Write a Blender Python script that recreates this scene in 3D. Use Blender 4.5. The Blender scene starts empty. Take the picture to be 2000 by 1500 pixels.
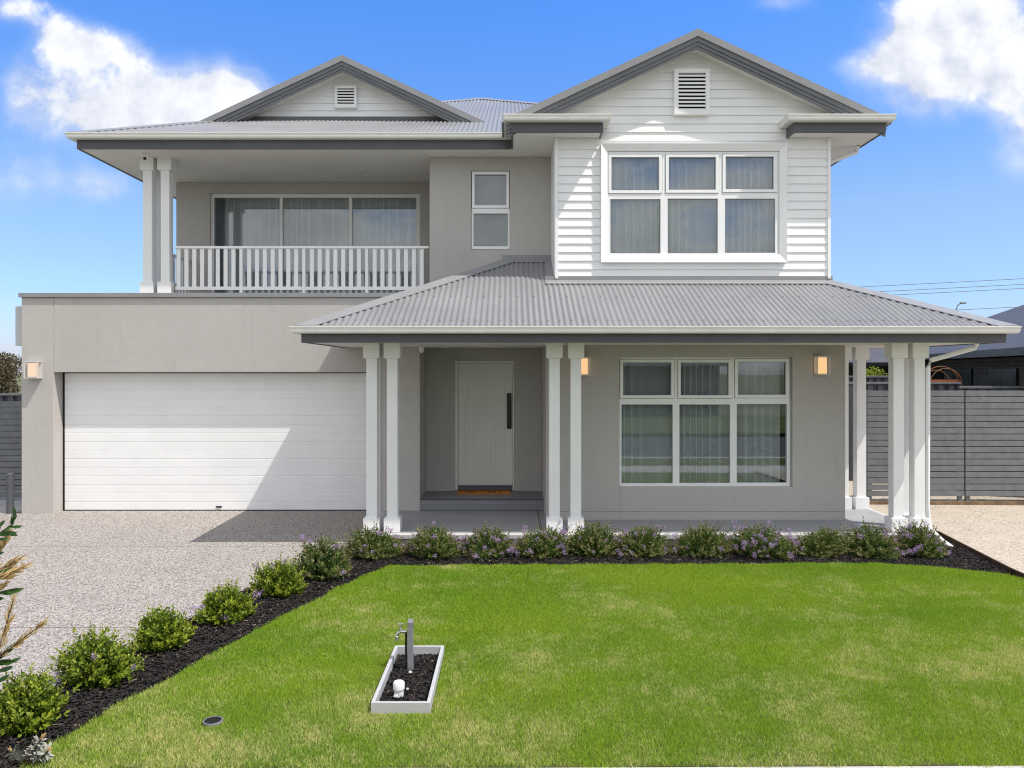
import bpy, bmesh, math, random
import numpy as np
from mathutils import Vector

random.seed(7)
RNG = np.random.default_rng(11)
SC = bpy.context.scene
COL = SC.collection
E = 2.276          # eye height above the garage floor
F = 1500.0         # focal length in photo pixels (2000 wide)


def PX(px, Y): return (px - 1000.0) / F * Y
def PZ(py, Y): return E + (722.0 - py) / F * Y
def gz(Y): return -0.015 * (12.4 - Y) if Y < 12.4 else 0.0


def GP(px, py, dz=0.0):
    """world point of a ground spot seen in the photograph"""
    k = (py - 722.0) / F
    Y = (E + .186 - dz) / (k + .015)
    if Y > 12.4:
        Y = (E - dz) / k
    return (PX(px, Y), Y, gz(Y) + dz)


# ------------------------------------------------------------------ materials
def new_mat(name):
    m = bpy.data.materials.new(name)
    m.use_nodes = True
    nt = m.node_tree
    for n in list(nt.nodes):
        nt.nodes.remove(n)
    out = nt.nodes.new('ShaderNodeOutputMaterial')
    return m, nt, out


class NT:
    """tiny node helper"""
    def __init__(self, nt):
        self.nt = nt

    def n(self, kind, **kw):
        nd = self.nt.nodes.new(kind)
        for k, v in kw.items():
            if k in ('operation', 'blend_type', 'data_type', 'feature', 'distance', 'noise_dimensions', 'attribute_name',
                     'sky_type', 'sun_disc', 'sun_elevation', 'sun_rotation', 'altitude', 'air_density', 'dust_density', 'ozone_density',
                     'interpolation_type', 'invert', 'use_clamp', 'clamp', 'voronoi_dimensions', 'wave_type', 'bands_direction', 'attribute_type', 'vector_type'):
                setattr(nd, k, v)
        return nd

    def link(self, a, b):
        self.nt.links.new(a, b)

    def put(self, sock, v):
        if isinstance(v, bpy.types.NodeSocket):
            self.link(v, sock)
        else:
            sock.default_value = v

    def math(self, op, a, b=0.0, c=None, clamp=False):
        nd = self.n('ShaderNodeMath', operation=op)
        nd.use_clamp = clamp
        self.put(nd.inputs[0], a)
        self.put(nd.inputs[1], b)
        if c is not None:
            self.put(nd.inputs[2], c)
        return nd.outputs[0]

    def mix(self, fac, a, b, blend='MIX'):
        nd = self.n('ShaderNodeMix', data_type='RGBA', blend_type=blend)
        self.put(nd.inputs[0], fac)
        self.put(nd.inputs[6], a if not isinstance(a, tuple) else (*a[:3], 1))
        self.put(nd.inputs[7], b if not isinstance(b, tuple) else (*b[:3], 1))
        return nd.outputs[2]

    def remap(self, v, a, b, c=0.0, d=1.0, smooth=False):
        nd = self.n('ShaderNodeMapRange')
        if smooth:
            nd.interpolation_type = 'SMOOTHSTEP'
        nd.clamp = True
        self.put(nd.inputs[0], v)
        nd.inputs[1].default_value = a
        nd.inputs[2].default_value = b
        nd.inputs[3].default_value = c
        nd.inputs[4].default_value = d
        return nd.outputs[0]

    def noise(self, vec, scale, detail=4.0, rough=.55, dist=0.0):
        nd = self.n('ShaderNodeTexNoise')
        if vec is not None:
            self.link(vec, nd.inputs['Vector'])
        nd.inputs['Scale'].default_value = scale
        nd.inputs['Detail'].default_value = detail
        nd.inputs['Roughness'].default_value = rough
        nd.inputs['Distortion'].default_value = dist
        return nd.outputs['Fac']

    def pos(self):
        return self.n('ShaderNodeNewGeometry').outputs['Position']

    def obj(self):
        return self.n('ShaderNodeTexCoord').outputs['Object']

    def scale(self, vec, s):
        nd = self.n('ShaderNodeMapping')
        self.link(vec, nd.inputs['Vector'])
        nd.inputs['Scale'].default_value = s
        return nd.outputs['Vector']

    def attr(self, name):
        return self.n('ShaderNodeAttribute', attribute_name=name).outputs['Fac']

    def bump(self, h, strength=.3, dist=.01):
        nd = self.n('ShaderNodeBump')
        nd.inputs['Strength'].default_value = strength
        nd.inputs['Distance'].default_value = dist
        self.link(h, nd.inputs['Height'])
        return nd.outputs['Normal']


def principled(T, out, col, rough=.6, metal=0.0, normal=None, spec=.5, **kw):
    p = T.n('ShaderNodeBsdfPrincipled')
    T.put(p.inputs['Base Color'], col if not isinstance(col, tuple) else (*col[:3], 1))
    T.put(p.inputs['Roughness'], rough)
    p.inputs['Metallic'].default_value = metal
    p.inputs['Specular IOR Level'].default_value = spec
    if normal is not None:
        T.link(normal, p.inputs['Normal'])
    for k, v in kw.items():
        T.put(p.inputs[k.replace('_', ' ')], v)
    T.link(p.outputs[0], out.inputs['Surface'])
    return p


def paint(name, col, rough=.45, var=.06, scale=3.0, bump=.05, bscale=120.0, spec=.4):
    m, nt, out = new_mat(name)
    T = NT(nt)
    o = T.pos()
    n1 = T.noise(o, scale, 5, .6)
    dark = tuple(c * (1 - var * 1.6) for c in col)
    lite = tuple(min(1, c * (1 + var)) for c in col)
    c = T.mix(T.remap(n1, .3, .7), dark, lite)
    n2 = T.noise(o, bscale, 3, .6)
    r = T.remap(T.noise(o, scale * 4, 3), .3, .7, rough * .85, min(1, rough * 1.15))
    principled(T, out, c, r, normal=T.bump(n2, bump, .004), spec=spec)
    return m


M = {}
M['white'] = paint('white_paint', (.83, .83, .82), .42, .025, 2.0)
M['gutter'] = paint('cream_gutter_paint', (.74, .73, .68), .32, .04, 5.0, .02)
M['soffit'] = paint('soffit_paint', (.72, .70, .66), .6, .03, 1.5)
M['fascia'] = paint('charcoal_fascia_paint', (.088, .088, .095), .4, .08, 4.0)
M['barge'] = paint('grey_barge_paint', (.15, .155, .165), .4, .08, 4.0)
M['cap'] = paint('grey_flashing_paint', (.26, .26, .265), .4, .06, 3.0, .03)
M['capdark'] = paint('dark_flashing_paint', (.12, .12, .13), .45, .06, 3.0, .03)
M['slat'] = paint('grey_slat_paint', (.16, .165, .172), .5, .12, 6.0, .15, 60)
M['black'] = paint('black_metal', (.012, .012, .013), .35, .1)
M['seal'] = paint('black_rubber', (.01, .01, .01), .8, .1)
M['pvc'] = paint('white_plastic', (.72, .72, .70), .35, .04)
M['pvcgrey'] = paint('grey_plastic', (.24, .25, .26), .45, .05)
M['metalbox'] = paint('pale_grey_metal', (.55, .56, .56), .4, .04)
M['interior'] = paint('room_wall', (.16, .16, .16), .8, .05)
M['paneback'] = paint('grey_pane_backing', (.20, .21, .22), .8, .05)  # added grey backing behind the small window, close to its cloudy reflected tone
M['bollard'] = paint('dark_grey_plastic', (.085, .09, .095), .5, .1)
M['dirt'] = paint('dark_soil', (.03, .024, .02), .95, .3, 8.0, .6, 50)
M['rust'] = paint('brown_edging', (.07, .035, .02), .7, .35, 9.0, .3, 40)
M['sleeper'] = paint('timber_sleeper', (.20, .13, .07), .8, .35, 6.0, .3, 40)


def m_render():
    m, nt, out = new_mat('acrylic_render')
    T = NT(nt)
    o = T.pos()
    n1 = T.noise(o, .7, 4, .6)
    n2 = T.noise(o, 9, 5, .65)
    c = T.mix(T.remap(n1, .3, .7), (.470, .445, .418), (.510, .485, .458))
    c = T.mix(T.remap(n2, .35, .75, 0, .35), c, (.435, .405, .375))
    # faint drips below the capping
    st = T.noise(T.scale(o, (14, 1, .7)), 1, 4, .6)
    c = T.mix(T.remap(st, .56, .8, 0, .34), c, (.36, .34, .32))
    g = T.noise(o, 160, 3, .7)
    h = T.math('ADD', g, T.math('MULTIPLY', n2, .8))
    principled(T, out, c, .85, normal=T.bump(h, .6, .008), spec=.2)
    return m


def m_roof():
    m, nt, out = new_mat('corrugated_roof_steel')
    T = NT(nt)
    o = T.pos()
    n1 = T.noise(o, 1.2, 5, .6)
    n2 = T.noise(T.scale(o, (6, .5, .5)), 1, 4, .6)
    c = T.mix(T.remap(n1, .3, .7), (.202, .204, .212), (.242, .243, .250))
    c = T.mix(T.remap(n2, .5, .8, 0, .3), c, (.29, .285, .287))
    principled(T, out, c, T.remap(n1, .3, .7, .36, .5), normal=None, spec=.5)
    return m


def m_driveway():
    m, nt, out = new_mat('exposed_aggregate_concrete')
    T = NT(nt)
    o = T.pos()
    v = T.n('ShaderNodeTexVoronoi')
    T.link(o, v.inputs['Vector'])
    v.inputs['Scale'].default_value = 88
    v.inputs['Randomness'].default_value = 1
    sep = T.n('ShaderNodeSeparateColor')
    T.link(v.outputs['Color'], sep.inputs[0])
    r = sep.outputs[0]
    g = sep.outputs[1]
    stone = T.mix(T.remap(r, .25, .45), (.062, .056, .052), (.36, .335, .312))
    stone = T.mix(T.remap(g, .55, .75), stone, (.53, .49, .45))
    stone = T.mix(T.remap(g, .08, .14, 1, 0), stone, (.22, .13, .09))
    edge = T.remap(v.outputs['Distance'], .0085, .0125)
    # distance is in texture units; use relative size
    edge = T.remap(v.outputs['Distance'], .45, .75, 0, .7)
    c = T.mix(edge, stone, (.25, .23, .215))
    n1 = T.noise(o, .8, 4, .6)
    c = T.mix(T.remap(n1, .35, .7, 0, .22), c, (.20, .185, .175))
    n3 = T.noise(o, 30, 3, .7)
    c = T.mix(T.remap(n3, .5, .75, 0, .3), c, (.12, .11, .105))
    # saw cut joints
    s = T.n('ShaderNodeSeparateXYZ')
    T.link(o, s.inputs[0])
    for y0 in (10.05, 7.02):
        d = T.math('ABSOLUTE', T.math('SUBTRACT', s.outputs[1], y0))
        c = T.mix(T.remap(d, .004, .010, .75, 0), c, (.07, .065, .06))
    h = T.remap(v.outputs['Distance'], 0, .8, 1, 0)
    principled(T, out, c, .8, normal=T.bump(h, .6, .006), spec=.3)
    return m


def m_gravel():
    m, nt, out = new_mat('cream_crushed_gravel')
    T = NT(nt)
    o = T.pos()
    v = T.n('ShaderNodeTexVoronoi')
    T.link(o, v.inputs['Vector'])
    v.inputs['Scale'].default_value = 55
    sep = T.n('ShaderNodeSeparateColor')
    T.link(v.outputs['Color'], sep.inputs[0])
    c = T.mix(sep.outputs[0], (.40, .345, .275), (.54, .48, .395))
    c = T.mix(T.remap(sep.outputs[1], .88, .94), c, (.17, .13, .09))
    n1 = T.noise(o, 2.2, 5, .65)
    c = T.mix(T.remap(n1, .4, .7, 0, .4), c, (.57, .51, .43))
    n2 = T.noise(T.scale(o, (1, 2, 1)), 9, 5, .7)
    c = T.mix(T.remap(n2, .58, .72, 0, .45), c, (.25, .20, .15))
    h = T.math('ADD', T.remap(v.outputs['Distance'], 0, .8, 1, 0), n2)
    principled(T, out, c, .9, normal=T.bump(h, .7, .012), spec=.2)
    return m


def m_lawn_base():
    m, nt, out = new_mat('lawn_thatch')
    T = NT(nt)
    o = T.pos()
    n1 = T.noise(o, 1.3, 4, .6)
    n2 = T.noise(o, 45, 4, .7)
    c = T.mix(T.remap(n1, .35, .65), (.06, .10, .015), (.15, .14, .05))
    c = T.mix(T.remap(n2, .4, .7, 0, .5), c, (.03, .045, .01))
    principled(T, out, c, .95, normal=T.bump(n2, .6, .02), spec=.1)
    return m


def m_grass():
    m, nt, out = new_mat('grass_blades')
    T = NT(nt)
    o = T.pos()
    s = T.n('ShaderNodeSeparateXYZ')
    T.link(o, s.inputs[0])
    rnd = T.attr('rnd')
    tip = T.attr('tip')
    n1 = T.noise(o, .75, 4, .62, .3)
    n2 = T.noise(o, 3.2, 4, .65)
    n3 = T.noise(T.scale(o, (1, 1.6, 1)), .42, 3, .5)
    # drier turf close to the footpath
    dry = T.math('ADD', T.remap(s.outputs[1], 4.6, 9.2, .16, -.10), T.remap(n1, .30, .72, 0, .62))
    dry = T.math('ADD', dry, T.remap(n2, .30, .72, 0, .42))
    n5 = T.noise(o, 13, 3, .6)
    dry = T.math('ADD', dry, T.remap(n5, .3, .7, -.13, .13))
    dry = T.math('ADD', dry, T.math('MULTIPLY', T.math('SUBTRACT', rnd, .5), .40))
    green = T.mix(T.remap(n3, .35, .65), (.175, .365, .012), (.320, .475, .022))
    green = T.mix(T.math('MULTIPLY', rnd, .55), green, (.50, .62, .10))
    yel = T.mix(rnd, (.64, .62, .20), (.88, .80, .38))
    c = T.mix(T.remap(dry, .555, 1.0, 0, 1), green, yel)
    dk = T.math('FRACT', T.math('MULTIPLY', rnd, 7.31))
    c = T.mix(T.remap(dk, .0, .40, .6, 0), c, (.06, .12, .012))
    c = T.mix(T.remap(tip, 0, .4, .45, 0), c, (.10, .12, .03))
    d = T.n('ShaderNodeBsdfPrincipled')
    T.link(c, d.inputs['Base Color'])
    d.inputs['Roughness'].default_value = .7
    d.inputs['Specular IOR Level'].default_value = .08
    t = T.n('ShaderNodeBsdfTranslucent')
    T.link(c, t.inputs[0])
    mx = T.n('ShaderNodeMixShader')
    mx.inputs[0].default_value = .42
    T.link(d.outputs[0], mx.inputs[1])
    T.link(t.outputs[0], mx.inputs[2])
    T.link(mx.outputs[0], out.inputs['Surface'])
    return m


def m_leaf(name, old, mid, young, rough=.4, trans=.3):
    m, nt, out = new_mat(name)
    T = NT(nt)
    rnd = T.attr('rnd')
    tip = T.attr('tip')
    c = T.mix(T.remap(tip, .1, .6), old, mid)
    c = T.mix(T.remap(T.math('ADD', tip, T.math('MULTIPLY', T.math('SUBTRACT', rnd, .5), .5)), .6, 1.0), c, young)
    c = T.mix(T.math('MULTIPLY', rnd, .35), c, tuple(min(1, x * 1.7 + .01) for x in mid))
    d = T.n('ShaderNodeBsdfPrincipled')
    T.link(c, d.inputs['Base Color'])
    d.inputs['Roughness'].default_value = rough
    d.inputs['Specular IOR Level'].default_value = .28
    t = T.n('ShaderNodeBsdfTranslucent')
    T.link(c, t.inputs[0])
    mx = T.n('ShaderNodeMixShader')
    mx.inputs[0].default_value = trans
    T.link(d.outputs[0], mx.inputs[1])
    T.link(t.outputs[0], mx.inputs[2])
    T.link(mx.outputs[0], out.inputs['Surface'])
    return m


def m_chip():
    m, nt, out = new_mat('bark_mulch')
    T = NT(nt)
    rnd = T.attr('rnd')
    c = T.mix(T.remap(rnd, 0, .7), (.009, .008, .008), (.030, .025, .023))
    c = T.mix(T.remap(rnd, .86, .97), c, (.075, .05, .036))
    c = T.mix(T.remap(rnd, .975, .99), c, (.24, .18, .13))
    principled(T, out, c, .75, spec=.3)
    return m


def m_planks(name, a, b, pitch, axis, gap=.02):
    """timber look planks / tiles: joints along one axis"""
    m, nt, out = new_mat(name)
    T = NT(nt)
    o = T.pos()
    s = T.n('ShaderNodeSeparateXYZ')
    T.link(o, s.inputs[0])
    u = T.math('DIVIDE', s.outputs[axis], pitch)
    fr = T.math('FRACT', u)
    fl = T.math('FLOOR', u)
    w = T.n('ShaderNodeTexWhiteNoise')
    w.noise_dimensions = '1D'
    T.link(fl, w.inputs['W'])
    sc = (1.2, 25, 25) if axis != 0 else (25, 1.2, 25)
    n = T.noise(T.scale(o, sc), 1.4, 5, .65)
    c = T.mix(n, a, b)
    c = T.mix(T.math('MULTIPLY', w.outputs['Value'], .35), c, tuple(x * .75 for x in a))
    e = T.math('MINIMUM', fr, T.math('SUBTRACT', 1.0, fr))
    c = T.mix(T.remap(e, gap * .5, gap, .6, 0), c, (.06, .06, .06))
    principled(T, out, c, .55, spec=.35, normal=T.bump(n, .1, .004))
    return m


def m_glass():
    m, nt, out = new_mat('window_glass')
    T = NT(nt)
    lw = T.n('ShaderNodeFresnel')
    lw.inputs['IOR'].default_value = 1.5
    wob = T.noise(T.pos(), 1.1, 2, .5)
    nrm = T.bump(wob, .03, .02)
    g = T.n('ShaderNodeBsdfGlossy')
    g.inputs['Roughness'].default_value = 0.0
    g.inputs['Color'].default_value = (.92, .96, 1, 1)
    T.link(nrm, g.inputs['Normal'])
    t = T.n('ShaderNodeBsdfTransparent')
    t.inputs['Color'].default_value = (.90, .92, .92, 1)
    mx = T.n('ShaderNodeMixShader')
    T.link(T.math('ADD', T.math('MULTIPLY', lw.outputs[0], 1.1), .045, clamp=True), mx.inputs[0])
    T.link(t.outputs[0], mx.inputs[1])
    T.link(g.outputs[0], mx.inputs[2])
    T.link(mx.outputs[0], out.inputs['Surface'])
    return m


def m_curtain():
    m, nt, out = new_mat('sheer_curtain')
    T = NT(nt)
    d = T.n('ShaderNodeBsdfDiffuse')
    d.inputs[0].default_value = (.90, .91, .90, 1)
    t = T.n('ShaderNodeBsdfTransparent')
    mx = T.n('ShaderNodeMixShader')
    lw = T.n('ShaderNodeLayerWeight')       # sheer cloth: open weave seen square on, dense seen edge on
    lw.inputs['Blend'].default_value = .5
    T.link(T.remap(lw.outputs['Facing'], .05, .80, .46, .0), mx.inputs[0])
    T.link(d.outputs[0], mx.inputs[1])
    T.link(t.outputs[0], mx.inputs[2])
    T.link(mx.outputs[0], out.inputs['Surface'])
    return m


def m_emit(name, col, s):
    m, nt, out = new_mat(name)
    T = NT(nt)
    e = T.n('ShaderNodeEmission')
    e.inputs[0].default_value = (*col, 1)
    e.inputs[1].default_value = s
    T.link(e.outputs[0], out.inputs['Surface'])
    return m


def m_brick(name, a, b, mortar):
    m, nt, out = new_mat(name)
    T = NT(nt)
    o = T.pos()
    s = T.n('ShaderNodeSeparateXYZ')
    T.link(o, s.inputs[0])
    cb = T.n('ShaderNodeCombineXYZ')
    T.link(T.math('ADD', s.outputs[0], s.outputs[1]), cb.inputs[0])
    T.link(s.outputs[2], cb.inputs[1])
    br = T.n('ShaderNodeTexBrick')
    T.link(cb.outputs[0], br.inputs['Vector'])
    br.inputs['Scale'].default_value = 1
    br.inputs['Brick Width'].default_value = .24
    br.inputs['Row Height'].default_value = .086
    br.inputs['Mortar Size'].default_value = .01
    br.inputs['Color1'].default_value = (*a, 1)
    br.inputs['Color2'].default_value = (*b, 1)
    br.inputs['Mortar'].default_value = (*mortar, 1)
    principled(T, out, br.outputs['Color'], .85, spec=.2)
    return m


M['render'] = m_render()
M['roof'] = m_roof()
M['driveway'] = m_driveway()
M['gravel'] = m_gravel()
M['lawnbase'] = m_lawn_base()
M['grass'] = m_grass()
M['chip'] = m_chip()
M['glass'] = m_glass()
M['curtain'] = m_curtain()
M['lamp'] = m_emit('warm_lamp_diffuser', (1.0, .62, .30), .85)
M['lampday'] = m_emit('pale_lamp_diffuser', (1.0, .74, .55), .85)
M['tile'] = m_planks('porch_tile', (.30, .30, .31), (.40, .40, .41), .2, 1, .012)
M['steptile'] = m_planks('step_tile', (.19, .195, .205), (.27, .275, .285), .2, 2, .02)
M['nosing'] = paint('pale_nosing', (.55, .54, .53), .5, .05)
M['concrete'] = paint('pale_concrete', (.48, .46, .43), .8, .12, 2.5, .3, 60)
M['asphalt'] = paint('asphalt', (.055, .055, .057), .85, .15, 3.0, .5, 90)
M['groundfar'] = paint('dry_grass_ground', (.13, .135, .06), .95, .3, .3, .3, 20)
M['boxtimber'] = m_planks('weathered_grey_timber', (.36, .36, .365), (.54, .54, .54), .5, 2, .001)
M['posttimber'] = paint('grey_painted_post', (.20, .20, .21), .6, .12, 8, .2, 60)
M['chrome'] = paint('chrome', (.55, .54, .52), .25, .1)
M['chrome'].node_tree.nodes['Principled BSDF'].inputs['Metallic'].default_value = .9
M['door'] = paint('cream_door_paint', (.74, .725, .67), .45, .03, 2.0)
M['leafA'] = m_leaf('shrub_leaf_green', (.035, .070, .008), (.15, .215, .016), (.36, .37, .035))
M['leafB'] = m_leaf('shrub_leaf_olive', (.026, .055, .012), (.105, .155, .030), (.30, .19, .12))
M['petal'] = m_leaf('purple_petal', (.24, .13, .36), (.40, .28, .50), (.55, .42, .52), .6)
M['stem'] = paint('shrub_stem', (.07, .045, .025), .8, .2, 20)
M['leafgum'] = m_leaf('gum_leaf', (.05, .05, .02), (.105, .09, .045), (.16, .12, .07))
M['leafold'] = m_leaf('broad_leaf_dark', (.02, .05, .012), (.035, .085, .018), (.06, .12, .03), .3, .2)
M['leafnew'] = m_leaf('young_orange_leaf', (.38, .26, .10), (.58, .43, .20), (.66, .46, .20), .55, .35)
M['leafgrey'] = m_leaf('silver_leaf', (.15, .15, .11), (.27, .27, .22), (.42, .41, .36), .6, .2)
M['leafyel'] = m_leaf('bright_leaf', (.08, .12, .01), (.22, .28, .03), (.35, .38, .06), .5, .3)
M['bark'] = paint('tree_bark', (.12, .09, .065), .9, .25, 6)
M['mat'] = paint('coir_mat', (.60, .23, .035), .95, .35, 14.0, .8, 200)
M['mattext'] = paint('mat_print', (.05, .02, .01), .95, .2)
M['nbrick'] = m_brick('dark_brick', (.05, .048, .05), (.068, .064, .066), (.09, .088, .09))
M['nroof'] = paint('dark_tile_roof', (.075, .075, .085), .6, .1, 2)
M['ngutter'] = paint('black_gutter', (.012, .012, .014), .4, .1)
M['fence'] = paint('charcoal_steel_fence', (.06, .062, .068), .5, .1)
M['copper'] = paint('orange_hoop', (.30, .13, .05), .6, .2)
M['plank'] = paint('orange_plank', (.34, .10, .035), .7, .2)
M['cable'] = paint('cable', (.10, .10, .11), .6, .05)

# ------------------------------------------------------------------ mesh tools
WL = {}


class MB:
    def __init__(self):
        self.v = []
        self.f = []

    def face(self, pts):
        b = len(self.v)
        self.v += [tuple(p) for p in pts]
        self.f.append(tuple(range(b, b + len(pts))))

    def box(self, x0, x1, y0, y1, z0, z1):
        b = len(self.v)
        self.v += [(x0, y0, z0), (x1, y0, z0), (x1, y1, z0), (x0, y1, z0), (x0, y0, z1), (x1, y0, z1), (x1, y1, z1), (x0, y1, z1)]
        for q in ((0, 3, 2, 1), (4, 5, 6, 7), (0, 1, 5, 4), (1, 2, 6, 5), (2, 3, 7, 6), (3, 0, 4, 7)):
            self.f.append(tuple(b + i for i in q))

    def hexa(self, p):
        """8 points: bottom four then top four"""
        b = len(self.v)
        self.v += [tuple(q) for q in p]
        for q in ((0, 3, 2, 1), (4, 5, 6, 7), (0, 1, 5, 4), (1, 2, 6, 5), (2, 3, 7, 6), (3, 0, 4, 7)):
            self.f.append(tuple(b + i for i in q))

    def prism(self, pts, z0, z1):
        """pts: 2d polygon (x,y)"""
        n = len(pts)
        b = len(self.v)
        self.v += [(x, y, z0) for x, y in pts] + [(x, y, z1) for x, y in pts]
        self.f.append(tuple(b + i for i in reversed(range(n))))
        self.f.append(tuple(b + n + i for i in range(n)))
        for i in range(n):
            j = (i + 1) % n
            self.f.append((b + i, b + j, b + n + j, b + n + i))

    def grid(self, xs, zs, solid, y0, y1):
        """upright slab (front at y0, back at y1) with holes where solid() is false"""
        nx, nz = len(xs) - 1, len(zs) - 1
        S = [[bool(solid((xs[i] + xs[i + 1]) / 2, (zs[j] + zs[j + 1]) / 2)) for j in range(nz)] for i in range(nx)]
        idx = {}

        def vid(i, j, k):
            if (i, j, k) not in idx:
                idx[(i, j, k)] = len(self.v)
                self.v.append((xs[i], (y0, y1)[k], zs[j]))
            return idx[(i, j, k)]
        for i in range(nx):
            for j in range(nz):
                if not S[i][j]:
                    continue
                self.f.append((vid(i, j, 0), vid(i + 1, j, 0), vid(i + 1, j + 1, 0), vid(i, j + 1, 0)))
                self.f.append((vid(i, j, 1), vid(i, j + 1, 1), vid(i + 1, j + 1, 1), vid(i + 1, j, 1)))
                if i == 0 or not S[i - 1][j]:
                    self.f.append((vid(i, j, 0), vid(i, j + 1, 0), vid(i, j + 1, 1), vid(i, j, 1)))
                if i == nx - 1 or not S[i + 1][j]:
                    self.f.append((vid(i + 1, j, 0), vid(i + 1, j, 1), vid(i + 1, j + 1, 1), vid(i + 1, j + 1, 0)))
                if j == 0 or not S[i][j - 1]:
                    self.f.append((vid(i, j, 0), vid(i, j, 1), vid(i + 1, j, 1), vid(i + 1, j, 0)))
                if j == nz - 1 or not S[i][j + 1]:
                    self.f.append((vid(i, j + 1, 0), vid(i + 1, j + 1, 0), vid(i + 1, j + 1, 1), vid(i, j + 1, 1)))

    def slab(self, X0, X1, Z0, Z1, y0, y1, holes):
        xs = sorted({X0, X1, *[h[0] for h in holes], *[h[1] for h in holes]})
        zs = sorted({Z0, Z1, *[h[2] for h in holes], *[h[3] for h in holes]})
        self.grid(xs, zs, lambda x, z: not any(h[0] < x < h[1] and h[2] < z < h[3] for h in holes), y0, y1)

    def tube(self, path, r, seg=8, r2=None, caps=True):
        path = [Vector(p) for p in path]
        rings = []
        n = len(path)
        for i, p in enumerate(path):
            d = (path[min(i + 1, n - 1)] - path[max(i - 1, 0)]).normalized()
            a = Vector((0, 0, 1)) if abs(d.z) < .95 else Vector((1, 0, 0))
            s = d.cross(a).normalized()
            t = d.cross(s).normalized()
            rr = r if r2 is None else r + (r2 - r) * i / max(1, n - 1)
            b = len(self.v)
            for k in range(seg):
                an = 2 * math.pi * k / seg
                q = p + (s * math.cos(an) + t * math.sin(an)) * rr
                self.v.append(tuple(q))
            rings.append(b)
        for i in range(n - 1):
            for k in range(seg):
                k2 = (k + 1) % seg
                self.f.append((rings[i] + k, rings[i] + k2, rings[i + 1] + k2, rings[i + 1] + k))
        if caps:
            self.f.append(tuple(rings[0] + k for k in reversed(range(seg))))
            self.f.append(tuple(rings[-1] + k for k in range(seg)))

    def lathe(self, prof, c, seg=20):
        """prof: (r, z) pairs; c centre"""
        rings = []
        for r, z in prof:
            b = len(self.v)
            for k in range(seg):
                a = 2 * math.pi * k / seg
                self.v.append((c[0] + r * math.cos(a), c[1] + r * math.sin(a), c[2] + z))
            rings.append(b)
        for i in range(len(prof) - 1):
            for k in range(seg):
                k2 = (k + 1) % seg
                self.f.append((rings[i] + k, rings[i] + k2, rings[i + 1] + k2, rings[i + 1] + k))
        self.f.append(tuple(rings[0] + k for k in reversed(range(seg))))
        self.f.append(tuple(rings[-1] + k for k in range(seg)))

    def sweep(self, prof, path, z):
        """prof: (outward, dz) closed; path: 2d polyline; outward is right of travel"""
        n = len(path)
        m = len(prof)
        base = len(self.v)
        for i in range(n):
            p = Vector(path[i])
            ds = []
            if i > 0:
                ds.append((Vector(path[i]) - Vector(path[i - 1])).normalized())
            if i < n - 1:
                ds.append((Vector(path[i + 1]) - Vector(path[i])).normalized())
            ns = [Vector((d.y, -d.x)) for d in ds]
            if len(ns) == 2:
                q = (ns[0] + ns[1])
                q = q / (q.dot(ns[0]))
            else:
                q = ns[0]
            for o, dz in prof:
                self.v.append((p.x + q.x * o, p.y + q.y * o, z + dz))
        for i in range(n - 1):
            for k in range(m):
                k2 = (k + 1) % m
                self.f.append((base + i * m + k, base + i * m + k2, base + (i + 1) * m + k2, base + (i + 1) * m + k))
        self.f.append(tuple(base + k for k in range(m)))
        self.f.append(tuple(base + (n - 1) * m + k for k in reversed(range(m))))

    def build(self, name, mat, parent=None, smooth=False, bevel=0.0, loc=None):
        """verts are world coordinates, or local to loc when loc (world) is given"""
        org = Vector((0, 0, 0))
        if parent is not None:
            org = WL[parent.name]
        me = bpy.data.meshes.new(name)
        if loc is None:
            o0 = org
            vs = [(x - o0.x, y - o0.y, z - o0.z) for x, y, z in self.v]
        else:
            o0 = Vector(loc)
            vs = self.v
        me.from_pydata(vs, [], self.f)
        me.materials.append(mat)
        bm = bmesh.new()
        bm.from_mesh(me)
        bmesh.ops.recalc_face_normals(bm, faces=bm.faces)
        bm.to_mesh(me)
        bm.free()
        if smooth:
            me.shade_smooth()
            me.set_sharp_from_angle(angle=math.radians(38))
        ob = bpy.data.objects.new(name, me)
        COL.objects.link(ob)
        ob.parent = parent
        ob.location = o0 - org
        WL[ob.name] = Vector(o0)
        if bevel:
            b = ob.modifiers.new('soft_edge', 'BEVEL')
            b.width = bevel
            b.segments = 2
            b.limit_method = 'ANGLE'
            b.angle_limit = math.radians(40)
        return ob


def np_mesh(name, V, Fc, mat, parent=None, attrs=None, loc=None, smooth=False):
    """Fc: (n,k) int array"""
    me = bpy.data.meshes.new(name)
    n, k = Fc.shape
    org = WL[parent.name] if parent is not None else Vector((0, 0, 0))
    o0 = org if loc is None else Vector(loc)
    if loc is None and parent is not None:
        V = V - np.array(o0)[None, :]
    me.vertices.add(len(V))
    me.vertices.foreach_set('co', np.ascontiguousarray(V, dtype=np.float32).ravel())
    me.loops.add(n * k)
    me.loops.foreach_set('vertex_index', np.ascontiguousarray(Fc, dtype=np.int32).ravel())
    me.polygons.add(n)
    me.polygons.foreach_set('loop_start', np.arange(0, n * k, k, dtype=np.int32))
    me.polygons.foreach_set('loop_total', np.full(n, k, dtype=np.int32))
    me.update(calc_edges=True)
    for an, a in (attrs or {}).items():
        at = me.attributes.new(an, 'FLOAT', 'POINT')
        at.data.foreach_set('value', np.ascontiguousarray(a, dtype=np.float32))
    me.materials.append(mat)
    if smooth:
        me.shade_smooth()
    ob = bpy.data.objects.new(name, me)
    COL.objects.link(ob)
    ob.parent = parent
    ob.location = o0 - org
    WL[ob.name] = Vector(o0)
    return ob


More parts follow.
